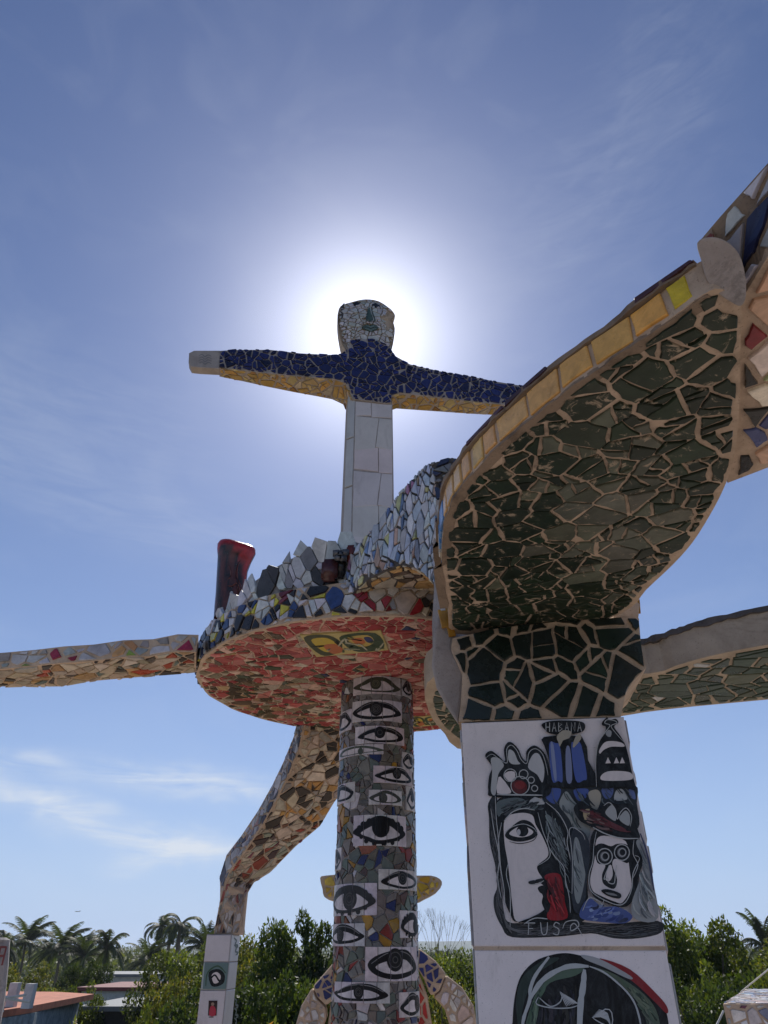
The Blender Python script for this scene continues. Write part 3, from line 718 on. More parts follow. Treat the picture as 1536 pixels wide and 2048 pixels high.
# cement smeared on the left of the capital
cs = [(905, 1215), (882, 1205), (868, 1260), (862, 1330), (872, 1375), (892, 1412), (915, 1447), (923, 1400), (928, 1345), (904, 1296), (908, 1270)]
fr = [atY(x, y, 2.66) for x, y in cs]
o = prism('cement_patch', [p for p in fr], [p+Vector((.12, .40, 0)) for p in fr], M['palec'], pil, bevel=.012)
for cx, cy, s, c in ((889, 1238, 17, (.42, .22, .03)), (901, 1262, 11, (.40, .20, .03)), (884, 1215, 7, (.5, .5, .5))):
    sp = Plane(atY(cx, cy, 2.645), (1, 0, 0), (0, .1, 1))
    mosaic(pil, sp, [[sp.uv(cx-s*.8, cy-s), sp.uv(cx+s*.4, cy-s*1.3), sp.uv(cx+s, cy+s*.9), sp.uv(cx-s*.3, cy+s*1.1)]], lambda g, r: c, M['clean'], name='tile')
for cx, cy, s in ((1270, 1216, 11), (1262, 1240, 9)):
    sp = Plane(atY(cx, cy, 2.60), (1, 0, 0), (0, .1, 1))
    mosaic(pil, sp, [[sp.uv(cx-s, cy-s*.6), sp.uv(cx+s*.8, cy-s*1.5), sp.uv(cx+s, cy+s), sp.uv(cx-s*.8, cy+s*.8)]], lambda g, r: (.45, .22, .03), M['clean'])
fr = [pf.at(*pf.uv(*p))[0] for p in ((1230, 1240), (1278, 1236), (1281, 1205), (1268, 1190), (1225, 1200))]
prism('cement_collar', [p+BKD*.02 for p in fr], [p+BKD*.3 for p in fr], M['grout'], pil)

# ================================================================== SLABS
def slab(name, label, px, z, t, mat, cat='canopy', grow=0):
    """horizontal slab: outline of its underside seen from the eye, its height, its thickness"""
    lo = [atZ(x, y, z) for x, y in px]
    hi = [Vector((p.x, p.y, p.z+t)) for p in lo]
    g = sum(lo, Vector())/len(lo)
    root = thing(name, label, cat, g)
    prism('slab', lo, hi, mat, root, label=None)
    return root, lo
def under(lo): return Plane(Vector((0, 0, lo[0].z)), (1, 0, 0), (0, -1, 0))

# --- the green leaf-shaped canopy
LZ = 1.09
leaf_px = smooth_poly([(1480, 602), (1440, 578), (1405, 590), (1330, 645), (1245, 705), (1150, 768), (1062, 838), (985, 905), (930, 966), (897, 1020), (884, 1085), (886, 1150), (896, 1215), (912, 1268),
           (1050, 1262), (1190, 1244), (1262, 1215), (1292, 1180), (1345, 1130), (1385, 1085), (1420, 1030), (1446, 980), (1466, 925), (1476, 850), (1480, 780), (1481, 690)], 3)
leafT, lo = slab('leaf_canopy', 'big leaf-shaped canopy of dark green broken tile rimmed in ochre, overhead on the right', leaf_px, LZ, .085, M['grout'])
su = under(lo)
luv = [su.uv(x, y) for x, y in leaf_px]
# inset the tiled field from the rim on the near side
cx_, cy_ = su.uv(1200, 950)
inn = [su.uv(*q) for q in smooth_poly([(1474, 608), (1436, 586), (1405, 598), (1333, 654), (1247, 714), (1155, 777), (1069, 846), (992, 913), (940, 971), (907, 1026), (893, 1088), (895, 1150), (904, 1212), (916, 1258),
           (1050, 1252), (1190, 1238), (1255, 1210), (1286, 1172), (1338, 1123), (1378, 1078), (1412, 1022), (1438, 973), (1458, 920), (1468, 850), (1472, 780), (1473, 690)], 3)]
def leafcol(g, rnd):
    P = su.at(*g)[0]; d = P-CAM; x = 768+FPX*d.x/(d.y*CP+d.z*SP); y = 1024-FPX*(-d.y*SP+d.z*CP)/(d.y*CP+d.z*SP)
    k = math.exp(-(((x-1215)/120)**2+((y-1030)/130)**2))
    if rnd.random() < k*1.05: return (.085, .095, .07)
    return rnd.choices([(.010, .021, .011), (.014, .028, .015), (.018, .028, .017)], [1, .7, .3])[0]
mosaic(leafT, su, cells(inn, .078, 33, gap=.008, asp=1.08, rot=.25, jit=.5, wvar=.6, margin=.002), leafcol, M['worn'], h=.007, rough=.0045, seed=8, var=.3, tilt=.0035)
# ochre tiles round the near edge
near_px = [(1415, 588), (1330, 645), (1245, 705), (1150, 768), (1062, 838), (985, 905), (930, 966), (897, 1020), (884, 1085), (886, 1150), (896, 1215)]
near = smooth_poly([tuple(atZ(x, y, LZ)) for x, y in near_px], 5, closed=False)
nl = Loft([Vector(p) for p in near], [Vector(p)+Vector((0, 0, .085)) for p in near])
rnd = random.Random(5); u = .02; polys = []; cols = []
while u < nl.L[-1]-.06:
    P = nl.at(u, 0)[0]
    w = rnd.uniform(.085, .12) if u < .5 else rnd.uniform(.055, .075)
    if u < .05: w = .05
    polys.append([(u+.005, .010+rnd.uniform(-.004, .004)), (u+w-.004, .010+rnd.uniform(-.004, .004)), (u+w-.004+rnd.uniform(-.005, .005), .077), (u+.005+rnd.uniform(-.005, .005), .077)])
    u += w+rnd.uniform(.001, .007)
def edgecol(g, rnd):
    f = g[0]/nl.L[-1]
    if g[0] < .07: return (.5, .42, .03)
    if f < .62: return (.62, .33+.14*f, .07+.20*f)
    return rnd.choice([(.55, .47, .38), (.6, .58, .55), (.6, .6, .62), (.08, .2, .42)])
mosaic(leafT, nl, polys, edgecol, M['clean'], h=.007, seed=2, rough=.002, var=.08, name='edge_tile')
# uneven brown cement lip above and below the ochre row
for z0, z1, off, mat in ((-.003, .005, .001, 'brown'), (.079, .094, .012, 'brown')):
    secs = []
    for i, p in enumerate(near):
        p = Vector(p); q = nl.at(nl.L[i], 0)[1]; k = off+random.uniform(-.003, .005)
        secs.append([p+q*k+Vector((0, 0, z0)), p+q*k+Vector((0, 0, z1+random.uniform(-.003, .003))), p-q*.03+Vector((0, 0, z1)), p-q*.03+Vector((0, 0, z0))])
    sweep('cement_lip', secs, M[mat], leafT)
ul = nl.L[-1]; u = 0; polys = []
rnd = random.Random(9)
while u < ul-.05:
    w = rnd.uniform(.08, .22)
    if rnd.random() < .38: polys.append([(u, .086), (u+w-.006, .086+rnd.uniform(-.002, .002)), (u+w-.008, .098+rnd.uniform(-.004, .002)), (u+.004, .098+rnd.uniform(-.004, .002))])
    u += w
nl2 = Loft([Vector(p)+nl.at(nl.L[i], 0)[1]*.012 for i, p in enumerate(near)], [Vector(p)+nl.at(nl.L[i], 0)[1]*.012+Vector((0, 0, .085)) for i, p in enumerate(near)])
mosaic(leafT, nl2, polys, pick([(1, (.06, .03, .035)), (.5, (.12, .17, .15)), (.8, (.22, .21, .21))]), M['tile'], h=.005, name='coping_tile')
# pale cement lump at the far tip
lq = atZ(1445, 540, LZ+.035); lw = (CAM-lq).normalized(); lU = Vector((1, 0, 0)).cross(lw).normalized(); lp_ = Plane(lq+lw*.012, lU.cross(lw), lU)
lo_px = smooth_poly([(1394, 486), (1420, 474), (1452, 482), (1478, 508), (1490, 548), (1492, 590), (1482, 612), (1462, 604), (1436, 586), (1414, 560), (1404, 526)], 3)
fr = [lp_.at(*lp_.uv(*p))[0] for p in lo_px]
prism('cement_cap', fr, [p-lw*.10 for p in fr], M['palec'], leafT, bevel=.014)

# --- wide mosaic arm joining it from the right
arm_px = [(1476, 612), (1536, 512), (1620, 420), (1760, 330), (1760, 830), (1620, 895), (1536, 935), (1455, 966), (1466, 880), (1470, 780), (1474, 690)]
armT, lo = slab('thick_mosaic_beam', 'thick beam of large coloured tile scraps meeting the green canopy at the right edge', arm_px, 1.13, .17, M['grout'], 'beam')
sa = under(lo); inn = [sa.uv(x, y) for x, y in [(1487, 625), (1540, 525), (1620, 440), (1740, 350), (1740, 815), (1620, 880), (1536, 920), (1474, 950), (1484, 880), (1487, 780), (1488, 690)]]
mosaic(armT, sa, cells(inn, .115, 3, gap=.010, jit=.5, wvar=.6, margin=.003), pick([(5, (.64, .58, .50)), (1.2, (.60, .38, .26)), (1, (.02, .02, .02)), (1, (.25, .03, .04)), (.8, (.42, .5, .26)), (.9, (.3, .3, .29)), (.4, (.05, .06, .16))]), M['tile'], h=.008, rough=.003, seed=5)
top_px = [(1396, 486), (1440, 434), (1490, 378), (1536, 326), (1640, 215)]
low_px = [(1420, 560), (1480, 592), (1515, 545), (1536, 512), (1640, 400)]
TA = [atZ(x, y, 1.27) for x, y in top_px]; LB = [Vector(atZ(x, y, 1.135)) for x, y in low_px]
TA = smooth_poly([tuple(v) for v in TA], 3, False); LB = smooth_poly([tuple(v) for v in LB], 3, False)
fl = Loft(TA, LB)
secs = [[Vector(a), Vector(b), Vector(b)+Vector((.25, .12, .0)), Vector(a)+Vector((.25, .12, .0))] for a, b in zip(TA, LB)]
sweep('side_wall', secs, M['brown'], armT)
mosaic(armT, fl, cells(fl.rect(), .09, 12, gap=.01, asp=1.5, jit=.45, wvar=.6), pick([(2, (.55, .56, .6)), (1, (.015, .022, .07)), (1.1, (.10, .035, .05)), (1.2, (.27, .28, .31)), (.3, (.2, .05, .03))]), M['tile'], h=.008, rough=.003, seed=15)

# --- the beam that leaves to the right behind the pillar
bx_px = [(1300, 1347), (1350, 1332), (1420, 1312), (1536, 1289), (1720, 1262), (1720, 1378), (1620, 1390), (1536, 1399), (1440, 1408), (1340, 1418), (1245, 1432), (1180, 1452), (1100, 1475), (1000, 1500), (915, 1497), (890, 1468), (866, 1440), (853, 1408), (850, 1380), (870, 1352), (950, 1335), (1150, 1345)]
bxs = smooth_poly(bx_px, 2)
beamT, lo = slab('green_soffit_beam', 'bare concrete-sided beam with a green tile underside running off to the right behind the pillar', bxs, 1.10, .15, M['concrete'], 'beam')
sb = under(lo)
inn = [sb.uv(x, y) for x, y in smooth_poly([(1285, 1356), (1350, 1338), (1420, 1318), (1536, 1295), (1720, 1268), (1720, 1374), (1536, 1395), (1440, 1404), (1340, 1413), (1245, 1426), (1180, 1446), (1100, 1470), (1000, 1492), (920, 1485), (900, 1462), (878, 1438), (866, 1410), (868, 1385), (890, 1362), (950, 1345), (1150, 1352)], 2)]
mosaic(beamT, sb, cells(inn, .125, 8, gap=.012, asp=1.15, rot=-.3, jit=.5, wvar=.5), pick([(3, (.035, .06, .045)), (2, (.05, .078, .06)), (1, (.08, .095, .065)), (.12, (.5, .55, .55))]), M['tile'], h=.007, rough=.003, seed=3)
nn = [tuple(atZ(x, y, 1.10)+Vector((0, 0, .15))) for x, y in [(1290, 1349), (1350, 1332), (1420, 1312), (1536, 1289), (1720, 1262)]]
nn = smooth_poly(nn, 8, False)
sweep('broken_coping', [[Vector(p)+Vector((.0, -.010-random.uniform(0, .008), random.uniform(-.016, .0))), Vector(p)+Vector((0, -.012, .012+random.uniform(0, .01))), Vector(p)+Vector((.05, .05, .014)), Vector(p)+Vector((.05, .05, -.01))] for p in nn], M['blackg'], beamT)

# ================================================================== DISC
DZ = 1.45; DC = Vector((-.045, 4.465, CZ+DZ)); DR = 1.145; RIMH = .105
disc = thing('round_platform', 'round raised platform with a red broken-tile underside on the eye column', 'platform', DC)
ND = 72
lo = [DC+Vector((math.cos(2*math.pi*i/ND)*DR*(1+.006*math.sin(i*1.7)), math.sin(2*math.pi*i/ND)*DR*(1+.006*math.sin(i*2.3)), 0)) for i in range(ND)]
prism('slab', lo, [p+Vector((0, 0, .19)) for p in lo], M['grout'], disc)
sdn = Plane(Vector((0, 0, DC.z)), (1, 0, 0), (0, -1, 0))
ring = [(DC.x+math.cos(2*math.pi*i/48)*(DR-.012), -(DC.y+math.sin(2*math.pi*i/48)*(DR-.012))) for i in range(48)]
pa = [sdn.uv(*q) for q in ((600, 1268), (762, 1258), (777, 1297), (633, 1311))]
pb = [sdn.uv(*q) for q in ((822, 1432), (880, 1428), (885, 1447), (824, 1452))]
def dkeep(g):
    return not inside(g, pa) and not inside(g, pb) and math.hypot(g[0]-DC.x, g[1]+DC.y) > .2
def dcol(g, rnd):
    x, y = g[0]-DC.x, -g[1]-DC.y
    k = 1/(1+math.exp(-(-x-.35+(y)*.15)*6)) * (1 if y > -.55 else .35)
    r = rnd.random()
    if r < k*.62: return rnd.choice([(.06, .04, .025), (.12, .08, .05), (.42, .36, .28), (.22, .17, .11), (.05, .06, .035), (.35, .22, .12)])
    return rnd.choices([(.36, .075, .07), (.30, .04, .045), (.46, .16, .14), (.55, .37, .30), (.03, .04, .1)], [4, 2.4, 2.6, 1.6, .04])[0]
dp = cells(ring, .068, 41, gap=.007, asp=1.15, jit=.5, wvar=.6, keep=dkeep)
mosaic(disc, sdn, dp, dcol, M['tile'], h=.005, seed=6, rough=.003, tilt=.003)
for quad, seed in ((pa, 1), (pb, 2)):
    q2 = quad if area(quad) > 0 else quad[::-1]
    pn = slab_on(sdn, quad, .011, 'painted_tile', disc, M['panel'], (.50, .42, .17)); pn['label'] = 'yellow and green painted picture tile'
    a = Art(sdn, lambda s_, t_, quad=quad: tuple((quad[0][k]*(1-s_)+quad[1][k]*s_)*(1-t_)+(quad[3][k]*(1-s_)+quad[2][k]*s_)*t_ for k in (0, 1))); a.base = .0115
    rr = random.Random(seed)
    a.fill([(.03, .08), (.35, .05), (.45, .5), (.3, .9), (.08, .9)], (.06, .07, .04)); a.fill([(.10, .2), (.3, .15), (.38, .5), (.25, .8), (.14, .7)], (.5, .38, .06))
    a.fill([(.2, .5), (.36, .45), (.42, .8), (.25, .9)], (.42, .14, .06)); a.fill([(.5, .1), (.92, .08), (.95, .85), (.6, .92), (.47, .5)], (.06, .085, .05))
    a.fill([(.56, .2), (.82, .15), (.86, .5), (.7, .7), (.58, .5)], (.48, .36, .10)); a.fill([(.6, .3), (.72, .25), (.75, .5), (.64, .55)], (.45, .15, .06))
    a.fill([(.76, .25), (.84, .25), (.86, .5), (.78, .5)], (.05, .06, .15))
    for k in range(16):
        x, y = rr.uniform(.1, .9), rr.uniform(.15, .85)
        a.line([(x, y), (x+rr.uniform(-.1, .1), y+rr.uniform(-.2, .2)), (x+rr.uniform(-.14, .14), y+rr.uniform(-.3, .3))], .012, rr.choice([BK, (.08, .12, .06), (.4, .4, .3)]))
    a.make('painting', pn)
# rim band
cyd = Cyl(DC.x, DC.y, DR+.004)
hw = math.pi*DR*.92
rim = [(-hw, DC.z+.004), (hw, DC.z+.004), (hw, DC.z+.186), (-hw, DC.z+.186)]
def rimcol(g, rnd):
    a = g[0]/DR
    if a < -.12:
        return rnd.choices([(.5, .5, .52), (.02, .022, .03), (.46, .42, .06), (.03, .06, .16), (.4, .42, .45), (.15, .04, .06)], [5, 3.0, 1.0, 1.5, 2, .3])[0]
    return rnd.choices([(.42, .36, .28), (.25, .02, .025), (.02, .02, .02), (.5, .46, .42), (.2, .2, .2)], [3, 2, 1.6, 1, 1])[0]
mosaic(disc, cyd, cells(rim, .078, 17, gap=.006, jit=.48, wvar=.6), rimcol, M['tile'], h=.008, seed=12, name='rim_tile', tilt=.005)
# broken parapet of white shards standing on the rim
cyp = Cyl(DC.x, DC.y, DR-.05)
def ph(a):                                # parapet height along the rim angle
    d = math.degrees(a)
    if d < -76 or d > 8: return 0
    return max(0, .04+.30*min(1, (d+76)/60)) if d < -16 else max(0, .34-.1*max(0, d+6)/14)
V, F = [], []; K = 60
for i in range(K+1):
    a = math.radians(-76+84*i/K); z = DC.z+.186
    for r in (DR-.055, DR-.13):
        for zz_ in (z, z+max(.01, ph(a)-.06)): V.append((DC.x+math.sin(a)*r, DC.y-math.cos(a)*r, zz_))
for i in range(K):
    b = i*4; F += [(b, b+4, b+5, b+1), (b+2, b+3, b+7, b+6), (b+1, b+5, b+7, b+3)]
mk('parapet', V, F, M['grey_grout'], disc)
pz = DC.z+.19; rp = DR-.05; lim = [(math.radians(-76)*rp, pz), (math.radians(1)*rp, pz), (math.radians(1)*rp, pz+.5), (math.radians(-76)*rp, pz+.5)]
rndp = random.Random(4)
keepf = lambda g: g[1]-pz < ph(g[0]/rp)*.86+.015*math.sin(g[0]*37)-.01
mosaic(disc, cyp, cells(lim, .125, 19, gap=.005, asp=.58, rot=.3, jit=.42, wvar=.45, keep=keepf, clipit=False, split=.5), pick([(6, (.5, .5, .5)), (2, (.38, .38, .39)), (.7, (.05, .05, .05)), (.4, (.2, .2, .21))]), M['tile'], h=.012, seed=2, name='shard', tilt=.012)
# little dark ceramic ornament stuck on the parapet
orn = thing('ceramic_ornament', 'small dark maroon and grey ceramic ornament on the platform parapet under the white figure', 'ornament', atY(672, 1160, 3.34))
def blob(px, py, Y, w, h, mat, col, name, d=.05, sd=1):
    P = atY(px, py, Y); bm = bmesh.new(); bmesh.ops.create_cube(bm, size=1); bmesh.ops.bevel(bm, geom=list(bm.edges), offset=.14, segments=2, affect='EDGES')
    rn = random.Random(sd); V = [P+Vector((v.co.x*w, v.co.y*d, v.co.z*h))*(1) +Vector((rn.uniform(-1, 1), 0, rn.uniform(-1, 1)))*.003 for v in bm.verts]; F = [tuple(x.index for x in f.verts) for f in bm.faces]; bm.free()
    return mk(name, V, F, mat, orn, col=col, smooth=True)
blob(659, 1142, 3.33, .085, .125, M['ceramic'], (.07, .02, .018), 'maroon_block')
blob(701, 1108, 3.34, .045, .09, M['ceramic'], (.16, .03, .02), 'red_brick')
blob(680, 1130, 3.36, .06, .16, M['ceramic'], (.02, .02, .02), 'dark_block')
for i, (dx, dy) in enumerate(((0, 0), (9, -4), (-8, -3), (5, 7), (-4, 6))): blob(681+dx, 1110+dy, 3.31, .04, .035, M['ceramic'], (.10, .10, .105), 'petal', .03, i)

# ================================================================== EYE COLUMN
CR = .224
col = thing('eye_column', 'round mosaic column covered with painted eyes holding up the red platform', 'column', (DC.x, DC.y, DECK))
cyc = Cyl(DC.x, DC.y, CR)
V, F = tube([(DC.x, DC.y, DECK), (DC.x, DC.y, DC.z+.0)], [CR-.002]*2, 40); mk('shaft', V, F, M['grey_grout'], col, smooth=True)
z5 = lambda x, y: (640+x*.1757, 1340+y*.1758)
z6 = lambda x, y: (640+x*.1747, 1690+y*.1748)
EYES = [(z5, 390, 75, 905, 272, 635, 160, 'g'), (z5, 380, 345, 920, 580, 640, 450, 'n'), (z5, 410, 640, 945, 838, 680, 715, 'n'), (z5, 240, 855, 722, 968, 470, 930, 'l'),
        (z5, 605, 1100, 1030, 1292, 865, 1180, 'n'), (z5, 555, 1368, 920, 1536, 715, 1460, 'g2'), (z5, 390, 1650, 966, 2000, 690, 1790, 'k'), (z5, 207, 1290, 410, 1510, 225, 1370, 'n'),
        (z5, 222, 470, 375, 700, 240, 590, 'n'), (z5, 918, 120, 995, 300, 985, 210, 'n'), (z5, 925, 945, 1028, 1140, 1020, 1040, 'n'),
        (z6, 665, 282, 1085, 512, 930, 380, 'n'), (z6, 182, 440, 655, 806, 355, 620, 'k2'), (z6, 166, 898, 520, 1158, 250, 1030, 'n'), (z6, 902, 752, 1094, 1064, 1080, 930, 'k'),
        (z6, 520, 1166, 1088, 1560, 850, 1290, 'b'), (z6, 186, 1570, 795, 1812, 450, 1680, 'n'), (z6, 892, 1682, 1118, 1968, 1090, 1810, 'n'), (z6, 180, 40, 262, 290, 220, 160, 'n'),
        (z5, 965, 1330, 1050, 1600, 1030, 1460, 'n'), (z6, 300, 2130, 800, 2360, 560, 2230, 'n')]
rects = []
def strip_clip(poly, a, b): return clip(clip(poly, 1, 0, b), -1, 0, -a)
for ei, (zf, x0, y0, x1, y1, ix, iy, style) in enumerate(EYES):
    mxx = (x0+x1)/2; mid = cyc.uv(*zf(mxx, (y0+y1)/2))
    ul_, ur_ = cyc.uv(*zf(x0, (y0+y1)/2))[0], cyc.uv(*zf(x1, (y0+y1)/2))[0]
    if ei in (9, 10, 14, 19): ur_ = max(ur_, ul_+.11)
    if ei in (7, 8, 18, 13): ul_ = min(ul_, ur_-(.13 if ei != 18 else .09))
    vt, vb = cyc.uv(*zf(mxx, y0))[1], cyc.uv(*zf(mxx, y1))[1]
    iu, iv = cyc.uv(*zf(ix, iy)); W, H = ur_-ul_, vt-vb
    rects.append((ul_-.004, vb-.004, ur_+.004, vt+.004))
    iu = min(max(iu, ul_+W*.25), ul_+W*.75); iv = min(max(iv, vb+H*.35), vb+H*.62)
    blk = {'g': (.055, .062, .045), 'g2': (.05, .055, .05), 'l': (.07, .09, .07), 'k2': (.04, .042, .045)}.get(style, (.012, .012, .014))
    e0 = [(ul_+W*.03, vb+H*.42), (ul_+W*.18, vb+H*.68), (ul_+W*.42, vb+H*.93), (ul_+W*.68, vb+H*.88), (ul_+W*.9, vb+H*.6), (ul_+W*.97, vb+H*.36), (ul_+W*.78, vb+H*.15), (ul_+W*.45, vb+H*.07), (ul_+W*.18, vb+H*.2)]
    th = .60 if style in ('b', 'n') else .68
    cx2, cy2 = ul_+W*.5, vb+H*.44
    e1 = [(cx2+(p[0]-cx2)*.80, cy2+(p[1]-cy2)*th-(.045*H)) for p in e0]
    re_ = random.Random(ei*7+1); e0 = [(p[0]+re_.uniform(-.03, .03)*W, p[1]+re_.uniform(-.04, .04)*H) for p in e0]; th *= re_.uniform(.76, .98)
    e1 = [(cx2+(p[0]-cx2)*re_.uniform(.68, .79), cy2+(p[1]-cy2)*th-(.045*H)) for p in e0]
    shapes = [(smooth_poly(e0, 5), blk), (smooth_poly(e1, 5), (.56, .53, .56))]
    rI = min(H*.30, W*.19)
    if style in ('k', 'k2'):
        for k in range(9):
            a = math.radians(20+k*20); bx_, by_ = cx2+math.cos(a)*W*.40, cy2+math.sin(a)*H*.40
            d_ = W*.075; shapes.insert(0, ([(bx_+math.cos(t_)*W*.05, by_+math.sin(t_)*H*.10) for t_ in [j*math.pi/4 for j in range(8)]], blk))
        for k in range(6):
            a = math.radians(200+k*26); bx_, by_ = cx2+math.cos(a)*W*.36, cy2+math.sin(a)*H*.40
            shapes.insert(0, ([(bx_+math.cos(t_)*W*.04, by_+math.sin(t_)*H*.09) for t_ in [j*math.pi/4 for j in range(8)]], blk))
    iris = [(iu+math.cos(j*math.pi/10)*rI, iv+math.sin(j*math.pi/10)*min(H*.36, rI*1.15)) for j in range(20)]
    shapes.append((iris, blk if style != 'k' else BK))
    if style != 'k':
        for rr_ in ((.68, .40), (.74, .5, .28), (.5,), (.8, .35))[ei % 4]:
            for rad, cc in ((rr_, (.10, .10, .10) if style != 'g' else (.14, .15, .1)), (rr_-.09, blk)):
                shapes.append(([(iu+math.cos(j*math.pi/8+.2)*rI*rad, iv+math.sin(j*math.pi/8+.2)*rI*rad) for j in range(16)], cc))
    hl = [(ul_+W*.10, vb+H*.50), (ul_+W*.3, vb+H*.76), (ul_+W*.5, vb+H*.86), (ul_+W*.72, vb+H*.78), (ul_+W*.9, vb+H*.52)]
    hp = smooth_poly(hl, 5, False)
    if style in ('n', 'b'): shapes.insert(1, (hp+[(p[0], p[1]+.0035) for p in hp[::-1]], (.22, .22, .23)))
    ns = max(1, round(W/.062)); cuts = [ul_+W*i/ns for i in range(ns+1)]
    for i in range(ns):
        a, b = cuts[i]+.0016, cuts[i+1]-.0016
        V, F, CC = [], [], []
        rr = random.Random(ei*10+i); c0 = vary((.52, .49, .52), rr, .08)
        sub = 4; gx = [a+(b-a)*k/sub for k in range(sub+1)]
        for k in range(sub+1):
            for (v_, hh) in ((vb, -.002), (vb, .011), (vt, .011), (vt, -.002)):
                P, n = cyc.at(gx[k], v_); V.append(P+n*hh); CC.append(c0)
        for k in range(sub):
            q = k*4
            for j in range(3): F.append((q+j, q+4+j, q+5+j, q+1+j))
        F += [(0, 1, 2, 3), (sub*4+3, sub*4+2, sub*4+1, sub*4)]
        for li, (poly, c) in enumerate(shapes):
            for k in range(sub):
                s_ = strip_clip(clip(clip(poly, 0, 1, vt), 0, -1, -vb), gx[k], gx[k+1])
                if len(s_) < 3 or abs(area(s_)) < 1e-7: continue
                t = tessellate_polygon([[Vector((p[0], p[1], 0)) for p in s_]]); o_ = len(V)
                for p in s_:
                    P, n = cyc.at(*p); V.append(P+n*(.0114+li*.0002)); CC.append(c)
                F += [tuple(o_+x for x in f) for f in t]
        mk('eye_tile', V, F, M['eye'], col, cols=CC)
zb, zt = CZ-.32, DC.z-.004
hc = math.pi*CR*.97
def ckeep(g):
    for (a, b, c, d) in rects:
        if a+.012 < g[0] < c-.012 and b+.012 < g[1] < d-.012: return False
    return True
def ccol(g, rnd):
    low = 1 if g[1] < CZ+.1 else 0
    return rnd.choices([(.15, .135, .12), (.105, .13, .115), (.19, .175, .165), (.09, .06, .055), (.016, .024, .10), (.34, .19, .03), (.48, .46, .48), (.20, .035, .03), (.22, .08, .04)], [5, 5, 4, 2.4, 1.5, .7, 1.0+low, .3+1.6*low, .6])[0]
for off in (0,):
    body = [(-hc, zb), (hc, zb), (hc, zt), (-hc, zt)]
    mosaic(col, cyc, cells(body, .064, 77, gap=.005, asp=.9, jit=.5, wvar=.7, keep=ckeep), ccol, M['tile'], h=.0065, seed=9, tilt=.004, limit=300)

# ================================================================== LEFT BEAM
def ribbon(name, label, Bp, Cp, t, mat, cat='beam'):
    """beam lofted from its near bottom edge B and far bottom edge C, thickness t upwards"""
    B = [Vector(p) for p in Bp]; Cc = [Vector(p) for p in Cp]
    T = t if isinstance(t, list) else [Vector((0, 0, t))]*len(B)
    root = thing(name, label, cat, sum(B, Vector())/len(B))
    sweep('core', [[b, c, c+q, b+q] for b, c, q in zip(B, Cc, T)], mat, root)
    return root, Loft(B, Cc), Loft([b for b in B], [b+q for b, q in zip(B, T)])
xs = [-140, 0, 60, 120, 180, 240, 300, 350, 392]
Bp = [atZ(x, 1338-(x)*.092+3*math.sin(x*.05), 1.45) for x in xs]
Cp = [atZ(x, 1371-max(0, x-150)*.085+(-6 if x > 175 else 2), 1.45) for x in xs]
lb, lu, ls = ribbon('left_mosaic_beam', 'narrow mosaic beam running off to the left edge from the red platform', Bp, Cp, .105, M['grout'])
mosaic(lb, lu, cells(lu.rect(), .1, 4, gap=.01, asp=1.2, jit=.5, wvar=.6), pick([(4, (.40, .33, .25)), (1.5, (.06, .045, .035)), (1.2, (.45, .27, .12)), (.6, (.12, .16, .15)), (.4, (.35, .06, .03)), (1, (.5, .44, .36))]), M['tile'], h=.008, seed=4, rough=.003, tilt=.005)
mosaic(lb, ls, cells(ls.rect(), .1, 6, gap=.006, asp=1.25, jit=.4, wvar=.5), pick([(5, (.42, .42, .45)), (2, (.30, .33, .36)), (1.7, (.26, .02, .05)), (.8, (.42, .22, .10)), (1, (.18, .27, .05)), (.6, (.25, .23, .22))]), M['tile'], h=.007, seed=5, tilt=.004)

# ================================================================== LOWER LEFT CURVED BEAM AND ITS POST
NB = [(612, 1440), (597, 1500), (576, 1552), (553, 1600), (524, 1652), (490, 1703), (460, 1742), (449, 1770), (440, 1802), (433, 1838), (427, 1869)]
FB = [(762, 1440), (735, 1510), (702, 1562), (668, 1605), (640, 1652), (592, 1692), (540, 1745), (508, 1765), (493, 1788), (484, 1830), (477, 1869)]
YB = [5.35, 5.42, 5.5, 5.58, 5.66, 5.74, 5.8, 5.82, 5.82, 5.82, 5.82]
dpt = [.38, .38, .38, .38, .36, .33, .28, .2, .10, .04, .02]
B = [atY(x, y, Y) for (x, y), Y in zip(NB, YB)]; Cc = [atY(x, y, Y+d) for (x, y), Y, d in zip(FB, YB, dpt)]
T = [Vector((-.045, .03, .11))]*7+[Vector((-.05, .06, .06)), Vector((-.02, .18, .02)), Vector((-.01, .22, 0)), Vector((0, .24, 0))]
rb, ru, rs = ribbon('curved_mosaic_beam', 'mosaic beam sloping down from the red platform and bending into the thin left post', B, Cc, T, M['grout'])
def rcol(g, rnd):
    f = g[0]/ru.L[-1]
    if f < .48: return rnd.choices([(.50, .42, .32), (.025, .02, .017), (.42, .22, .06), (.32, .29, .26), (.36, .05, .03)], [4, 3.8, 1.8, 2, .4])[0]
    if f < .8: return rnd.choices([(.42, .36, .28), (.15, .07, .04), (.05, .035, .035), (.28, .06, .04), (.3, .33, .27), (.18, .05, .08)], [5, 1.3, .9, .6, .8, .3])[0]
    return rnd.choices([(.33, .29, .27), (.05, .04, .04), (.25, .08, .07), (.45, .42, .4), (.2, .22, .2)], [3, 2.4, 1.2, 2, 1])[0]
mosaic(rb, ru, cells(ru.rect(), .072, 14, gap=.008, asp=1.1, jit=.5, wvar=.7), rcol, M['tile'], h=.008, seed=7, rough=.003, tilt=.004)
mosaic(rb, rs, cells(rs.rect(), .05, 15, gap=.004, asp=1.5, jit=.45, wvar=.6), pick([(4, (.42, .44, .5)), (2, (.2, .23, .3)), (1, (.08, .09, .13)), (.4, (.4, .3, .3))]), M['clean'], h=.007, seed=8, tilt=.004)
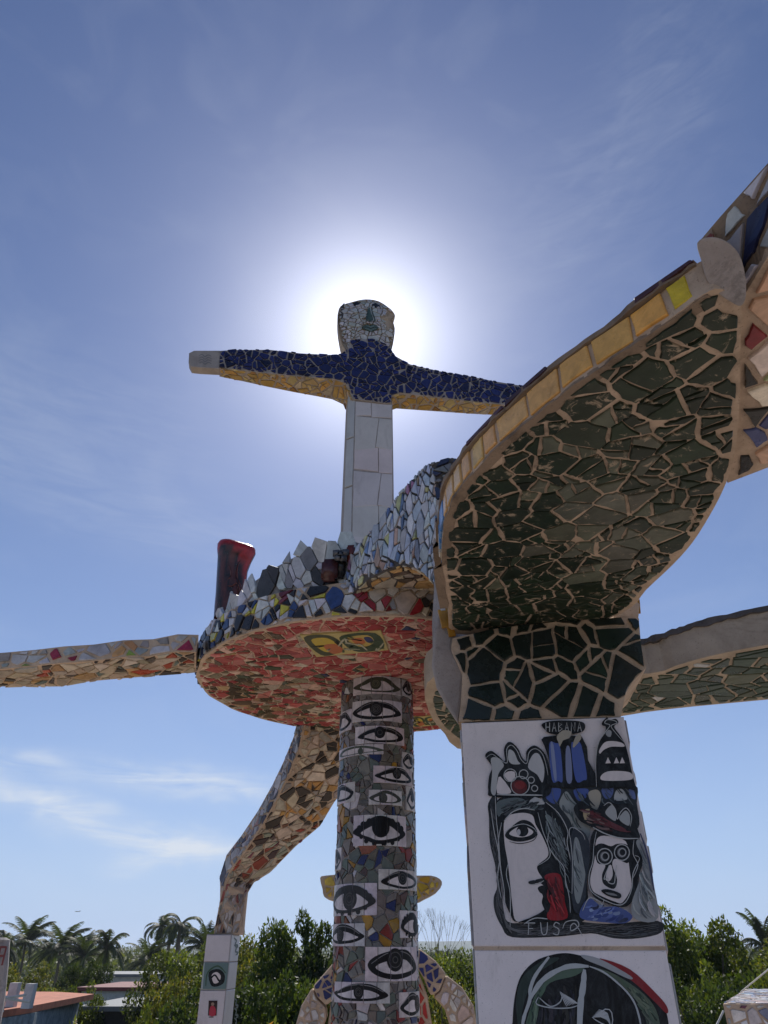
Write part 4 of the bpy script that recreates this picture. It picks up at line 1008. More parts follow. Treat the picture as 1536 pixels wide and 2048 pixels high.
# post under it
Y0 = 5.80
q = [atY(414, 1868, Y0), atY(463, 1868, Y0), atY(479, 1868, Y0+.24), atY(432, 1868, Y0+.24)]
q = [Vector((p.x, p.y, 0)) for p in q]; zt = atY(440, 1868, Y0).z
post = thing('thin_post', 'thin white square post with small painted pictures under the curved beam at left', 'pillar', (sum(p.x for p in q)/4, sum(p.y for p in q)/4, DECK))
prism('shaft', [Vector((p.x, p.y, DECK)) for p in q], [Vector((p.x, p.y, zt)) for p in q], M['grey_grout'], post)
fp = Plane(Vector((q[0].x, q[0].y, CZ)), q[1]-q[0], (0, 0, 1)); w_ = (q[1]-q[0]).length
rp_ = Plane(Vector((q[1].x, q[1].y, CZ)), q[2]-q[1], (0, 0, 1)); w2 = (q[2]-q[1]).length
zs = [fp.uv(440, y)[1] for y in (1869, 1924, 1980, 2080, 2180)]
for i in range(4):
    slab_on(fp, [(.002, zs[i+1]+.003), (w_-.002, zs[i+1]+.003), (w_-.002, zs[i]-.003), (.002, zs[i]-.003)], .007, 'panel', post, M['panel'], (.56, .53, .56) if i != 1 else (.36, .42, .42))
    slab_on(rp_, [(.004, zs[i+1]+.003), (w2-.002, zs[i+1]+.003), (w2-.002, zs[i]-.003), (.004, zs[i]-.003)], .007, 'panel', post, M['panel'], (.50, .53, .58))
pic = Art(fp, lambda x, y: fp.uv(x, y)); pic.base = .0085
pic.fill([(410, 1926), (458, 1926), (452, 1978), (406, 1978)], (.13, .2, .2), 0); 
pic.fill([(418, 1945), (438, 1938), (450, 1950), (446, 1968), (424, 1972)], BK); pic.fill([(424, 1950), (434, 1944), (442, 1952), (438, 1964), (428, 1966)], WH)
pic.line([(420, 1960), (430, 1950), (440, 1962), (448, 1952)], .012, BK); pic.line([(412, 1972), (416, 1945), (436, 1932), (452, 1946)], .01, (.05, .1, .06))
pic.fill([(418, 2001), (435.5, 2001), (433.5, 2031), (416.5, 2031)], (.03, .012, .012), 0); pic.fill([(421, 2014), (427, 2011), (432, 2018), (431, 2031), (419, 2031)], (.42, .035, .06), 2)
pic.fill(circ(426, 2008, 3.2, 3.4), (.3, .2, .15), 2); pic.line([(418, 2034), (428, 2034)], .005, DK)
pic.make('painting', post)
pic = Art(rp_, lambda x, y: rp_.uv(x, y)); pic.base = .0085
for y0 in (1876, 1890, 1996, 2016, 2036): pic.line([(466, y0), (471, y0+6), (468, y0+12), (474, y0+16), (469, y0+20)], .014, (.10, .14, .14))
pic.make('painting', post)

# ================================================================== SPRINGING WALL (BRIDGE) FROM PLATFORM TO CANOPY
LA = atY(688, 1165, 3.36); RA = atY(873, 1160, 2.86)
bu = Vector((RA.x-LA.x, RA.y-LA.y, 0)); bp = Plane(LA, bu, (0, 0, 1)); bback = Vector((.36, .36, .0))
out_px = [(688, 1192), (690, 1160), (700, 1112), (735, 1068), (768, 1030), (800, 985), (832, 950), (857, 926), (868, 935), (876, 1010), (876, 1190), (864, 1166), (850, 1148), (826, 1134), (800, 1129), (770, 1140), (735, 1158), (710, 1180), (697, 1196)]
ouv = [bp.uv(*p) for p in out_px]; fr = [bp.at(*p)[0] for p in ouv]
brg = thing('springing_wall', 'rising wall of white and pale blue tile slivers arching from the platform to the green canopy', 'wall', sum(fr, Vector())/len(fr))
prism('wall_body', [p+bback*.01 for p in fr], [p+bback for p in fr], M['blackg'], brg)
mosaic(brg, bp, cells(ouv, .037, 51, gap=.0045, asp=2.3, rot=math.radians(82), jit=.45, wvar=.6, margin=.002), pick([(5, (.52, .53, .56)), (3, (.40, .45, .54)), (1.3, (.15, .22, .40)), (.5, (.48, .48, .25)), (.3, (.45, .32, .25)), (.5, (.2, .24, .3)), (.15, (.35, .2, .33))]), M['clean'], h=.008, seed=11, tilt=.005)
arch = [(688, 1192), (697, 1196), (710, 1180), (735, 1158), (770, 1140), (800, 1129), (826, 1134), (850, 1148), (864, 1166), (876, 1190)][1:]
aa = [bp.at(*bp.uv(*p))[0] for p in arch]
sf = Loft(aa, [p+bback for p in aa], Vector((0, 0, -1)))
mosaic(brg, sf, cells(sf.rect(), .068, 52, gap=.007, asp=1.3, jit=.5, wvar=.6), pick([(4, (.50, .42, .31)), (1.8, (.5, .31, .13)), (1.4, (.09, .065, .05)), (1, (.35, .31, .27)), (1, (.55, .5, .42))]), M['tile'], h=.007, seed=13, rough=.002, tilt=.004)
# the dark end of that wall
ep = Plane(atY(880, 960, 2.84), (1, -.1, 0), (0, 0, 1))
epx = [(858, 926), (905, 913), (935, 925), (935, 1100), (876, 1100), (872, 1000)]
euv = [ep.uv(*p) for p in epx]; fr = [ep.at(*p)[0] for p in euv]
prism('end_block', [p+Vector((0, .01, 0)) for p in fr], [p+Vector((0.05, .3, 0)) for p in fr], M['blackg'], brg)
mosaic(brg, ep, cells(euv, .055, 53, gap=.005, asp=1.6, rot=.3, jit=.5, wvar=.6), pick([(2, (.03, .04, .08)), (2, (.17, .18, .2)), (1, (.10, .16, .25)), (1, (.015, .02, .05))]), M['clean'], h=.007, seed=14)
# flank between that wall and the pillar: slivers and cement
fk = [(872, 1000), (882, 1000), (896, 1060), (886, 1110), (890, 1180), (905, 1235), (900, 1300), (905, 1400), (880, 1380), (866, 1320), (864, 1250), (868, 1180), (866, 1090)]
kp = Plane(atY(880, 1150, 2.76), (1, -.5, 0), (0, 0, 1)); kuv = [kp.uv(*p) for p in fk]; fr = [kp.at(*p)[0] for p in kuv]
flank = prism('flank', [p for p in fr], [p+Vector((.15, .28, 0)) for p in fr], M['palec'], brg)
mosaic(brg, kp, cells(kuv, .036, 54, gap=.006, asp=2.4, rot=math.radians(86), jit=.4, keep=lambda g: g[1] > kp.uv(880, 1190)[1]), pick([(4, (.52, .53, .55)), (1, (.2, .26, .36)), (.5, (.06, .22, .45)), (.4, (.45, .42, .06))]), M['clean'], h=.006, seed=15)

# ================================================================== THE CROSS-ARMED FIGURE
fyaw = math.atan2(.40, 2.7)
FU = Vector((math.cos(fyaw), math.sin(fyaw), 0)); FN = Vector((-FU.y, FU.x, 0))     # FN goes away from the eye
F0 = atY(742, 740, 4.56)
fgp = Plane(F0, FU, (0, 0, 1))
fig = thing('cross_armed_figure', 'tall white-bodied statue with blue outstretched arms and a tiled face in front of the sun', 'statue', (F0.x, F0.y, DC.z+.19))
# body: octagonal-ish shaft of large white slabs
bl, br = fgp.uv(706, 1000)[0], fgp.uv(786, 1000)[0]
ztb = fgp.uv(742, 806)[1]+.12; zbb = DC.z+.19-F0.z
def rg(z, g=0): 
    a = F0+FU*(bl-g)+FN*(.02); b = F0+FU*(br+g)+FN*(.02)
    pts = [a, b, b+FU*.02+FN*.09, b+FU*.02+FN*.25, b+FN*.33, a+FN*.33, a-FU*.06+FN*.25, a-FU*.06+FN*.07]
    return [Vector((p.x, p.y, F0.z+z)) for p in pts]
prism('body', rg(zbb, .012), rg(ztb), M['palec'], fig)
bpn = Plane(F0+FN*.02, FU, (0, 0, 1)); cxm = (bl+br)/2
rows = [zbb+.01, zbb+.5, zbb+1.1, zbb+1.62, zbb+2.05, ztb-.02]
r5 = random.Random(12)
yb = bpn.uv(742, 806)[1]
zl = [bpn.uv(742, y)[1] for y in (806, 835, 895, 945, 1010, 1075, 1160)]+[zbb]
for i in range(len(zl)-1):
    hi_, lo_ = zl[i], zl[i+1]; m_ = cxm+r5.uniform(.01, .05) if i else cxm-.02
    j1, j2, j3 = (r5.uniform(-.05, .05) for _ in range(3))
    for poly in ([(bl+.001, lo_+j1+.001), (m_-.002, lo_+j2+.001), (m_+.03*(i % 2)-.002, hi_-.002), (bl+.001, hi_-.002)], [(m_+.002, lo_+.001), (br-.001, lo_+j3*.6+.001), (br-.001, hi_-.002), (m_+.002+.03*(i % 2), hi_-.002)]):
        if poly[0][1] > poly[-1][1]-.02: continue
        mosaic(fig, bpn, [poly], lambda g, r: (.60, .57, .57), M['panel'], h=.006, seed=i, var=.05, name='white_slab', rough=.004)
a1 = F0+FU*bl+FN*.02; 
for i in range(5):
    hi_, lo_ = ztb-(ztb-zbb)*i/5, ztb-(ztb-zbb)*(i+1)/5
    sl_ = Loft([a1+Vector((0, 0, lo_+.004)), a1+Vector((0, 0, hi_-.004))], [a1-FU*.06+FN*.05+Vector((0, 0, lo_+.004)), a1-FU*.06+FN*.05+Vector((0, 0, hi_-.004))], -FU)
    mosaic(fig, sl_, [[(.0, .004), (hi_-lo_-.014, .004), (hi_-lo_-.01, sl_.W-.004), (.0, sl_.W-.002)]], lambda g, r: (.53, .54, .57), M['panel'], h=.008, var=.06, name='white_slab')
# arms and chest: one outline, extruded
arm = [(440, 701), (470, 699), (540, 699), (600, 706), (655, 709), (680, 708), (695, 698), (700, 682), (712, 678), (745, 678), (775, 690), (792, 712), (820, 728), (880, 742), (935, 751), (990, 762), (1026, 768), (1050, 772), (1050, 812), (1000, 808), (950, 803), (900, 797), (850, 791), (800, 785), (784, 790), (782, 805), (770, 806), (705, 797), (700, 778), (692, 766), (670, 758), (640, 755), (590, 751), (530, 745), (480, 739), (438, 735)]
auv = [fgp.uv(*p) for p in arm]; fr = [fgp.at(*p)[0] for p in auv]
AD = .26
def dep(x): return AD*(.30+.85*max(0, 1-abs(x-735)/330)) if x < 742 else AD*(.45+.4*max(0, 1-abs(x-742)/330))
# hands (plain pale ends)
hand = [(378, 706), (388, 701), (440, 701), (438, 737), (400, 735), (382, 733), (377, 724)]
prism('arms_and_chest', [p+FN*.004 for p in fr], [p+FN*dep(q[0])-Vector((0, 0, .01)) for p, q in zip(fr, arm)], M['palec'], fig)
mosaic(fig, fgp, cells(auv, .068, 61, gap=.010, jit=.5, wvar=.6, asp=1.1, margin=.004), pick([(5, (.016, .022, .095)), (3, (.022, .03, .13)), (1, (.012, .015, .05))]), M['clean'], h=.008, seed=21, tilt=.003)
hf = [fgp.at(*fgp.uv(*p))[0] for p in hand]
prism('hand', hf, [p+FN*AD*.32 for p in hf], M['palec'], fig, bevel=.015, label='plain pale cement hand at the end of the arm')
hand2 = [(1050, 771), (1085, 776), (1098, 784), (1098, 808), (1085, 815), (1050, 812)]
hf = [fgp.at(*fgp.uv(*p))[0] for p in hand2]; prism('hand', hf, [p+FN*AD*.9 for p in hf], M['palec'], fig, bevel=.015)
ha = Art(fgp, lambda x, y: fgp.uv(x, y)); ha.base = .002
for k in range(4): ha.line([(398, 712+k*5), (404, 709+k*5), (410, 714+k*5), (416, 710+k*5), (423, 713+k*5)], .008, (.2, .2, .22))
ha.make('scribble', fig)
# undersides in ochre tile
for px in ([(438, 735), (480, 739), (530, 745), (590, 751), (640, 755), (670, 758), (692, 766), (700, 778), (705, 797)], [(782, 805), (784, 790), (800, 785), (850, 791), (900, 797), (950, 803), (1000, 808), (1050, 812)]):
    a = [fgp.at(*fgp.uv(*p))[0] for p in px]
    l_ = Loft(a, [p+FN*dep(q[0])-Vector((0, 0, .01)) for p, q in zip(a, px)], Vector((0, 0, -1)))
    mosaic(fig, l_, cells(l_.rect(), .09, 63, gap=.01, jit=.5, wvar=.6), pick([(4, (.48, .30, .09)), (2.5, (.50, .38, .18)), (1.6, (.46, .38, .28)), (.7, (.30, .16, .05))]), M['worn'], h=.008, seed=22, rough=.003, name='ochre_tile', tilt=.005)
# head
HC = F0+FN*.20; hp = Plane(HC-FN*.11, FU, Vector((0, 0, 1))+FN*.0)
hout = smooth_poly([(676, 632), (681, 612), (702, 604), (730, 598), (758, 602), (781, 618), (790, 632), (783, 640), (789, 660), (785, 690), (773, 715), (740, 724), (710, 716), (691, 697), (680, 670)], 3)
huv = [hp.uv(*p) for p in hout]; hcx, hcy = cen(huv)
class Dome:
    def at(s, u, v):
        r = math.hypot((u-hcx)/.33, (v-hcy)/.36); k = max(0, 1-r*r)
        P = hp.o+hp.U*u+hp.V*v-FN*.05*k
        n = (-FN+hp.U*(u-hcx)*.8+hp.V*(v-hcy)*.7).normalized(); return P, n
dm = Dome()
R0 = [dm.at(*p)[0]+FN*.004 for p in huv]
def ring_scale(k, d): return [hp.o+hp.U*(hcx+(p[0]-hcx)*k)+hp.V*(hcy+(p[1]-hcy)*k+.0)+FN*d for p in huv]
secs = [ring_scale(.35, -.034), ring_scale(.7, -.014), ring_scale(1.0, .008), R0, ring_scale(1.01, .04), ring_scale(.99, .13), ring_scale(.92, .22), ring_scale(.74, .29), ring_scale(.35, .32)]
sweep('head', secs, M['grout'], fig, smooth=True)
def hkeep(g):
    P = hp.o+hp.U*g[0]+hp.V*g[1]-CAM; dd = P.y*CP+P.z*SP; x = 768+FPX*P.x/dd; y = 1024-FPX*(-P.y*SP+P.z*CP)/dd
    if x > 766 and 624 < y < 664 and x-766 > abs(y-644)*.4: return False
    for cx, cy, w, h in ((713, 611, 9, 5), (751, 615, 9, 5), (738, 636, 11, 17), (739, 664, 17, 8)):
        if abs(x-cx) < w*.8 and abs(y-cy) < h*.8: return False
    return True
hin = [(hcx+(p[0]-hcx)*.97, hcy+(p[1]-hcy)*.97) for p in huv]
mosaic(fig, dm, cells(hin, .058, 71, gap=.008, jit=.42, wvar=.5, keep=hkeep), pick([(5, (.52, .50, .50)), (2, (.43, .42, .41))]), M['clean'], h=.008, seed=31, name='face_tile', var=.1)
def feat(name, px, c, h=.010, line=None):
    P = [hp.uv(*q) for q in px]; V, F = shard(P, dm, h, random.Random(1), tilt=0); o = mk(name, V, F, M['clean'], fig, col=c); return o
feat('eye', [(704, 611), (712, 606), (721, 610), (714, 616)], (.012, .012, .015)); feat('eye', [(742, 614), (750, 610), (760, 616), (752, 620)], (.012, .012, .015))
ns = feat('nose', [(735, 620), (741, 620), (749, 651), (731, 650)], (.40, .42, .40)); mo = feat('mouth', [(722, 663), (732, 659), (739, 661), (746, 659), (756, 664), (740, 671)], (.13, .18, .17), .011)
fa = Art(dm, lambda x, y: hp.uv(x, y)); fa.base = .0108
fa.fill([(738, 622), (740, 634), (745, 650), (733, 649), (735, 634)], (.06, .10, .09), 2)
for P in ([(737, 621), (733, 640), (732, 650), (741, 652), (748, 650), (744, 636), (741, 621)],): fa.line(P, .012, (.05, .08, .075))
fa.line([(722, 664), (732, 663), (740, 666), (748, 663), (757, 665)], .010, (.02, .04, .035)); fa.line([(724, 666), (740, 672), (754, 666)], .008, (.03, .06, .05)); fa.line([(724, 662), (733, 659), (739, 661), (746, 659), (754, 663)], .008, (.03, .06, .05))
fa.make('face_drawing', fig)
V, F = tube([hp.at(*hp.uv(731, 602))[0]+FN*.1, hp.at(*hp.uv(731, 591))[0]+FN*.1], [.006, .003], 6); mk('wire_stub', V, F, M['steel'], fig)
# dark curl of broken edge at the left of the face
feat('broken_edge', [(679, 628), (683, 612), (689, 606), (686, 630), (690, 650), (684, 655)], (.07, .06, .05), .006)

# ================================================================== RED CERAMIC BOTTLE
vb_ = atY(458, 1232, 4.02); 
vas = thing('red_ceramic_bottle', 'glossy dark red ceramic bottle with a flared top standing at the left of the platform', 'bottle', vb_)
pr = [(0, 27, 458, 1240), (.15, 27, 460, 1215), (.35, 26.5, 462, 1190), (.55, 26, 463, 1162), (.70, 26.5, 465, 1138), (.82, 29, 468, 1120), (.91, 33, 471, 1108), (.97, 33, 471, 1099), (1.0, 29, 470, 1093), (1.0, 13, 468, 1092)]
V, F, CC = [], [], []; n = 28
for i, (t_, w, px, py) in enumerate(pr):
    Pc = atY(px, py, 4.02); r = 1.1*w/FPX*(4.02*CP+(Pc.z-CZ)*SP)
    for j in range(n):
        a = 2*math.pi*j/n; V.append(Pc+Vector((math.cos(a)*r*(1+.05*math.sin(2*a+i*.3)+(.07*math.cos(3*a+.5) if i > 4 else 0)), math.sin(a)*r, -(.004+.018*i/9)*math.cos(a)+(.011*math.cos(2*a+.4)+.006*math.sin(3*a+1) if i > 5 else 0))))
        up = i/9; red = up > .50+.22*math.sin(a*1.5+1.2) ; CC.append((.36, .014, .016) if red else ((.085, .022, .018) if (j*3+i*2) % 11 > 4 else (.012, .008, .01)))
for i in range(len(pr)-1):
    for j in range(n): F.append((i*n+j, i*n+(j+1) % n, (i+1)*n+(j+1) % n, (i+1)*n+j))
F.append(tuple((len(pr)-1)*n+j for j in range(n)))
mk('bottle_body', V, F, M['ceramic'], vas, cols=CC, smooth=True)
Yv = 4.02
for P in ([(446, 1135), (456, 1128), (462, 1150), (450, 1168), (464, 1172), (474, 1166), (482, 1190), (480, 1215)], [(487, 1118), (478, 1126), (474, 1150), (482, 1175), (484, 1205)], [(437, 1215), (444, 1200), (450, 1205), (447, 1222)]):
    pts = []
    for (x, y) in P:
        t_ = (x-463)/29; dY = math.sqrt(max(0, 1-min(1, t_*t_)))*.086+.007; pts.append(atY(x, y, Yv-dY))
    pts = [Vector(p) for p in smooth_poly([tuple(p) for p in pts], 4, False)]
    V, F = tube(pts, [.0035]*len(pts), 6); mk('raised_line', V, F, M['ceramic'], vas, col=(.12, .03, .02), smooth=True)

# ================================================================== FIGURE BEHIND THE COLUMN
SY = 6.6; sb0 = atY(762, 2040, SY)
st = thing('hatted_statue', 'mosaic statue in a yellow hat with blue sleeves standing behind the eye column', 'statue', (sb0.x, SY+.1, DECK))
def plate(name, px, Y, d, mat, parent, size, table, seed, tile_mat='tile', gap=.012, inset=.94, back=None, lean=0, bevel=.02, label=None):
    pl = Plane(atY(px[0][0], px[0][1], Y), (1, 0, 0), (0, lean, 1)); P = [pl.uv(*q) for q in px]; fr = [pl.at(*q)[0] for q in P]
    prism(name, [p+Vector((0, .003, 0)) for p in fr], [p+Vector((0, d, 0)) for p in fr], mat, parent, bevel=bevel, label=label)
    g = cen(P); P2 = [(g[0]+(q[0]-g[0])*inset, g[1]+(q[1]-g[1])*inset) for q in P]
    mosaic(parent, pl, cells(P2, size, seed, gap=gap, jit=.5, wvar=.6), pick(table), M[tile_mat], h=.007, seed=seed)
    return pl
yl = [(3, (.46, .33, .04)), (1, (.5, .38, .07)), (.5, (.38, .24, .03))]
plate('hat', smooth_poly([(640, 1756), (652, 1751), (700, 1747), (760, 1744), (830, 1751), (862, 1751), (880, 1758), (884, 1769), (874, 1784), (850, 1797), (828, 1806), (760, 1815), (690, 1808), (664, 1800), (648, 1793), (645, 1778)], 2), SY, .22, M['concrete'], st, .075, yl, 81, gap=.008, inset=.95)
plate('head', circ(750, 1850, 62, 52, 14), SY+.02, .25, M['grout'], st, .1, [(1, (.5, .45, .38))], 82)
whp = [(4, (.52, .49, .47)), (1, (.5, .41, .36))]
bls = [(3, (.02, .03, .13)), (1, (.03, .035, .16))]
plate('sleeve', [(820, 1893), (842, 1899), (872, 1922), (893, 1948), (879, 1984), (862, 1992), (850, 1960), (835, 1935), (815, 1925)], SY, .2, M['grout'], st, .085, bls, 83)
plate('arm', [(893, 1950), (925, 1975), (948, 2012), (956, 2060), (958, 2110), (910, 2110), (904, 2060), (893, 2022), (868, 1994), (881, 1982)], SY, .2, M['grout'], st, .075, whp, 84)
plate('sleeve', [(675, 1915), (650, 1945), (625, 1973), (634, 1995), (652, 2012), (668, 1998), (690, 1975)], SY, .2, M['grout'], st, .085, bls, 85)
plate('arm', [(624, 1975), (602, 2012), (588, 2060), (582, 2110), (630, 2110), (640, 2070), (652, 2035), (650, 2014), (634, 1998)], SY, .2, M['grout'], st, .075, whp, 86)
plate('vest', [(690, 1905), (810, 1900), (842, 1955), (855, 1990), (866, 2060), (872, 2120), (640, 2120), (655, 2050), (662, 2000), (675, 1975)], SY+.03, .2, M['grout'], st, .11, [(4, (.34, .03, .025)), (1, (.42, .05, .03))], 87)
sh = atY(750, 2120, SY); V, F = box(sh.x-.28, sh.x+.28, SY+.04, SY+.22, DECK, sh.z); mk('legs', V, F, M['grout'], st)

# ================================================================== MOSAIC BOX AT THE RIGHT
mz = -.30; cnr = [atZ(1445, 2012, mz), atZ(1540, 2020, mz)]
a, b = atZ(1446, 2008, -.30), None
mb = thing('mosaic_block', 'mosaic-clad block with a pale tiled top in the bottom right corner', 'wall', (a.x+.5, a.y+.4, DECK))
A = [a, a+Vector((1.3, -.10, 0)), a+Vector((1.3+.35, 1.9, .0)), a+Vector((.98, 1.9, 0))]
prism('block', [Vector((p.x, p.y, DECK)) for p in A], A, M['grout'], mb)
tp = Plane(a, A[1]-a, A[3]-a); tp.U = Vector((1, 0, 0)); tp.V = Vector((0, 1, 0)); tp.o = Vector((0, 0, a.z)); tp.n = Vector((0, 0, 1))
mosaic(mb, tp, cells([(p.x, p.y) for p in A], .09, 91, gap=.01), pick([(4, (.55, .48, .42)), (1, (.3, .36, .5)), (1, (.5, .36, .28)), (.6, (.6, .6, .6))]), M['tile'])
f_ = Loft([A[0]-Vector((0, 0, .6)), A[1]-Vector((0, 0, .6))], [A[0], A[1]])
mosaic(mb, f_, cells(f_.rect(), .085, 92, gap=.01), pick([(4, (.55, .54, .56)), (1.2, (.13, .05, .08)), (1, (.3, .05, .04)), (.5, (.2, .22, .3))]), M['tile'])
# guy wires
for i, (p, q, Yp, Yq) in enumerate((((1447, 2022), (1405, 2110), 5.5, 5.3), ((1482, 1984), (1545, 1932), 7.5, 7.0))):
    V, F = tube([atY(*p, Yp), atY(*q, Yq)], [.006, .006], 6)
    tag(mk('guy_wire', V, F, M['steel']), ['thin steel wire dropping from the mosaic block corner', 'thin pale wire rising behind the mosaic block to the right edge'][i], 'wire', 'thin wires at the lower right')

# ================================================================== NEIGHBOURING ROOFS
nr = thing('red_roof_house', 'neighbouring house with a terracotta flat roof and weathered blue wall at lower left', 'house', (atZ(60, 2030, -1.3).x, 20, 0))
R_ = [atZ(-120, 2056, -1.30), atZ(60, 2026, -1.30), atZ(186, 1999, -1.30), atZ(110, 1994, -1.30), atZ(-120, 1992, -1.30)]
prism('roof', R_, [p+Vector((0, 0, .14)) for p in R_], M['terra'], nr)
W_ = [R_[0]+Vector((0, .3, -.01)), R_[1]+Vector((0, .3, -.01)), R_[2]+Vector((-.5, .3, -.01)), R_[3]+Vector((-.5, -.2, -.01)), R_[4]+Vector((0, -.2, -.01))]
prism('wall', [Vector((p.x, p.y, 0)) for p in W_], W_, M['wallb'], nr)
for px, py in ((21, 2006), (53, 2009)):
    p = atZ(px, py+8, -1.16); V, F = box(p.x-.1, p.x+.1, p.y-.1, p.y+.1, p.z, p.z+.48); mk('roof_post', V, F, M['wallw'], nr)
for P in ([(5, 2024), (12, 1996), (52, 1990)], [(0, 1988), (20, 1998), (60, 2004)]):
    pts = [atY(x, y, 17.5) for x, y in P]; V, F = tube(pts, [.025]*len(pts), 6); mk('pipe', V, F, M['steel'], nr)
lp = thing('tapered_post', 'grey tapered mosaic post with a red mark cut by the left edge', 'post', (atY(-4, 1990, 9).x, 9, DECK))
pts = [(-12, 2060, 9), (-8, 1990, 15), (-4, 1930, 17), (0, 1885, 16), (0, 1880, 17), (-1, 1875, 11)]
V, F, n = [], [], 12
for x, y, w in pts:
    P = atY(x, y, 9); r = w/FPX*9*CP*1.15
    for j in range(n): V.append(P+Vector((math.cos(2*math.pi*j/n)*r, math.sin(2*math.pi*j/n)*r, 0)))
for i in range(len(pts)-1):
    for j in range(n): F.append((i*n+j, i*n+(j+1) % n, (i+1)*n+(j+1) % n, (i+1)*n+j))
F.append(tuple((len(pts)-1)*n+j for j in range(n)))
mk('shaft', V, F, M['grey_grout'], lp, smooth=False)
P = atY(4, 1905, 8.84)
for dx, dz, w, h in ((0, .05, .05, .02), (0, -.03, .05, .02), (-.03, .01, .015, .10), (.03, -.03, .015, .17)):
    V, F = box(P.x+dx-w/2, P.x+dx+w/2, P.y, P.y+.01, P.z+dz-h/2, P.z+dz+h/2); mk('red_mark', V, F, M['redp'], lp)
def house(label, px, py, Y, w, d, roofmat, wall, h_over=.0, opening=True):
    P = atY(px, py, Y)
    t_ = thing('house', label, 'house', (P.x, Y+d/2, 0), 'low houses among the trees')
    V, F = box(P.x-w/2, P.x+w/2, Y, Y+d, 0, P.z-.15); mk('wall', V, F, wall, t_)
    V, F = box(P.x-w/2-.2, P.x+w/2+.2, Y-.2, Y+d+.2, P.z-.145, P.z); mk('roof', V, F, roofmat, t_)
    if opening:
        for k in range(2):
            x = P.x-w*.25+k*w*.5; V, F = box(x-.5, x+.5, Y-.02, Y+.05, P.z-2.2, P.z-1.0); mk('window', V, F, M['dark'], t_)
house('pale low house with a grey roof above the dark shed at left', 232, 1948, 48, 4.2, 6, M['greyroof'], M['wallw'])
house('long white house with a red roof edge below the royal palms', 245, 1974, 38, 3.6, 6, M['redp'], M['wallw'])
house('dark open shed under the trees, left of the thin post', 262, 2012, 30, 3.4, 5, M['greyroof'], M['dark'], opening=False)

# ================================================================== VEGETATION
def leaves(centres, n, size, base, rs, droop=.3, shell=.55, tipc=None):
    """many small bent leaves spread through clumps: arrays of verts, quads and colours"""
    cen_ = np.array([c[:3] for c in centres]); rad = np.array([c[3] for c in centres])
    idx = rs.choice(len(centres), n, p=rad**2/np.sum(rad**2))
    d = rs.normal(size=(n, 3)); d /= np.linalg.norm(d, axis=1)[:, None]
    r = rad[idx]*(shell+(1-shell)*rs.random(n))**.8*(.85+.3*rs.random(n))
    P = cen_[idx]+d*r[:, None]*np.array([1, 1, .8])
    t = rs.normal(size=(n, 3))+d*.7; t[:, 2] -= droop; t /= np.linalg.norm(t, axis=1)[:, None]
    up = rs.normal(size=(n, 3))*.6+np.array([0, 0, 1.0]); s = np.cross(t, up); s /= (np.linalg.norm(s, axis=1)[:, None]+1e-6)
    nn_ = np.cross(s, t); L = size*(.6+.8*rs.random(n))[:, None]; w = L*.27
    V = np.stack([P, P+t*L*.5+s*w-nn_*w*.3, P+t*L, P+t*L*.5-s*w-nn_*w*.3], 1).reshape(-1, 3)
    clump = (.75+.5*rs.random(len(centres)))[idx]; k = clump*(.7+.6*rs.random(n))
    c = np.array(base)[None]*k[:, None]; yel = rs.random(n) < .18; c[yel] *= np.array([1.5, 1.25, .8])
    if tipc is not None:
        m = rs.random(n) < .25; c[m] = np.array(tipc)*(.7+.6*rs.random(m.sum()))[:, None]
    return V, np.repeat(c, 4, 0)
def fast_mesh(name, V, cols, mat):
    n = len(V)//4; me = bpy.data.meshes.new(name); me.vertices.add(len(V)); me.vertices.foreach_set('co', V.astype(np.float32).ravel())
    me.loops.add(len(V)); me.loops.foreach_set('vertex_index', np.arange(len(V), dtype=np.int32))
    me.polygons.add(n); me.polygons.foreach_set('loop_start', np.arange(0, len(V), 4, dtype=np.int32)); me.polygons.foreach_set('loop_total', np.full(n, 4, dtype=np.int32))
    a = me.color_attributes.new('Col', 'FLOAT_COLOR', 'POINT'); a.data.foreach_set('color', np.hstack([cols, np.ones((len(cols), 1))]).astype(np.float32).ravel())
    me.update(calc_edges=True); me.materials.append(mat); return me
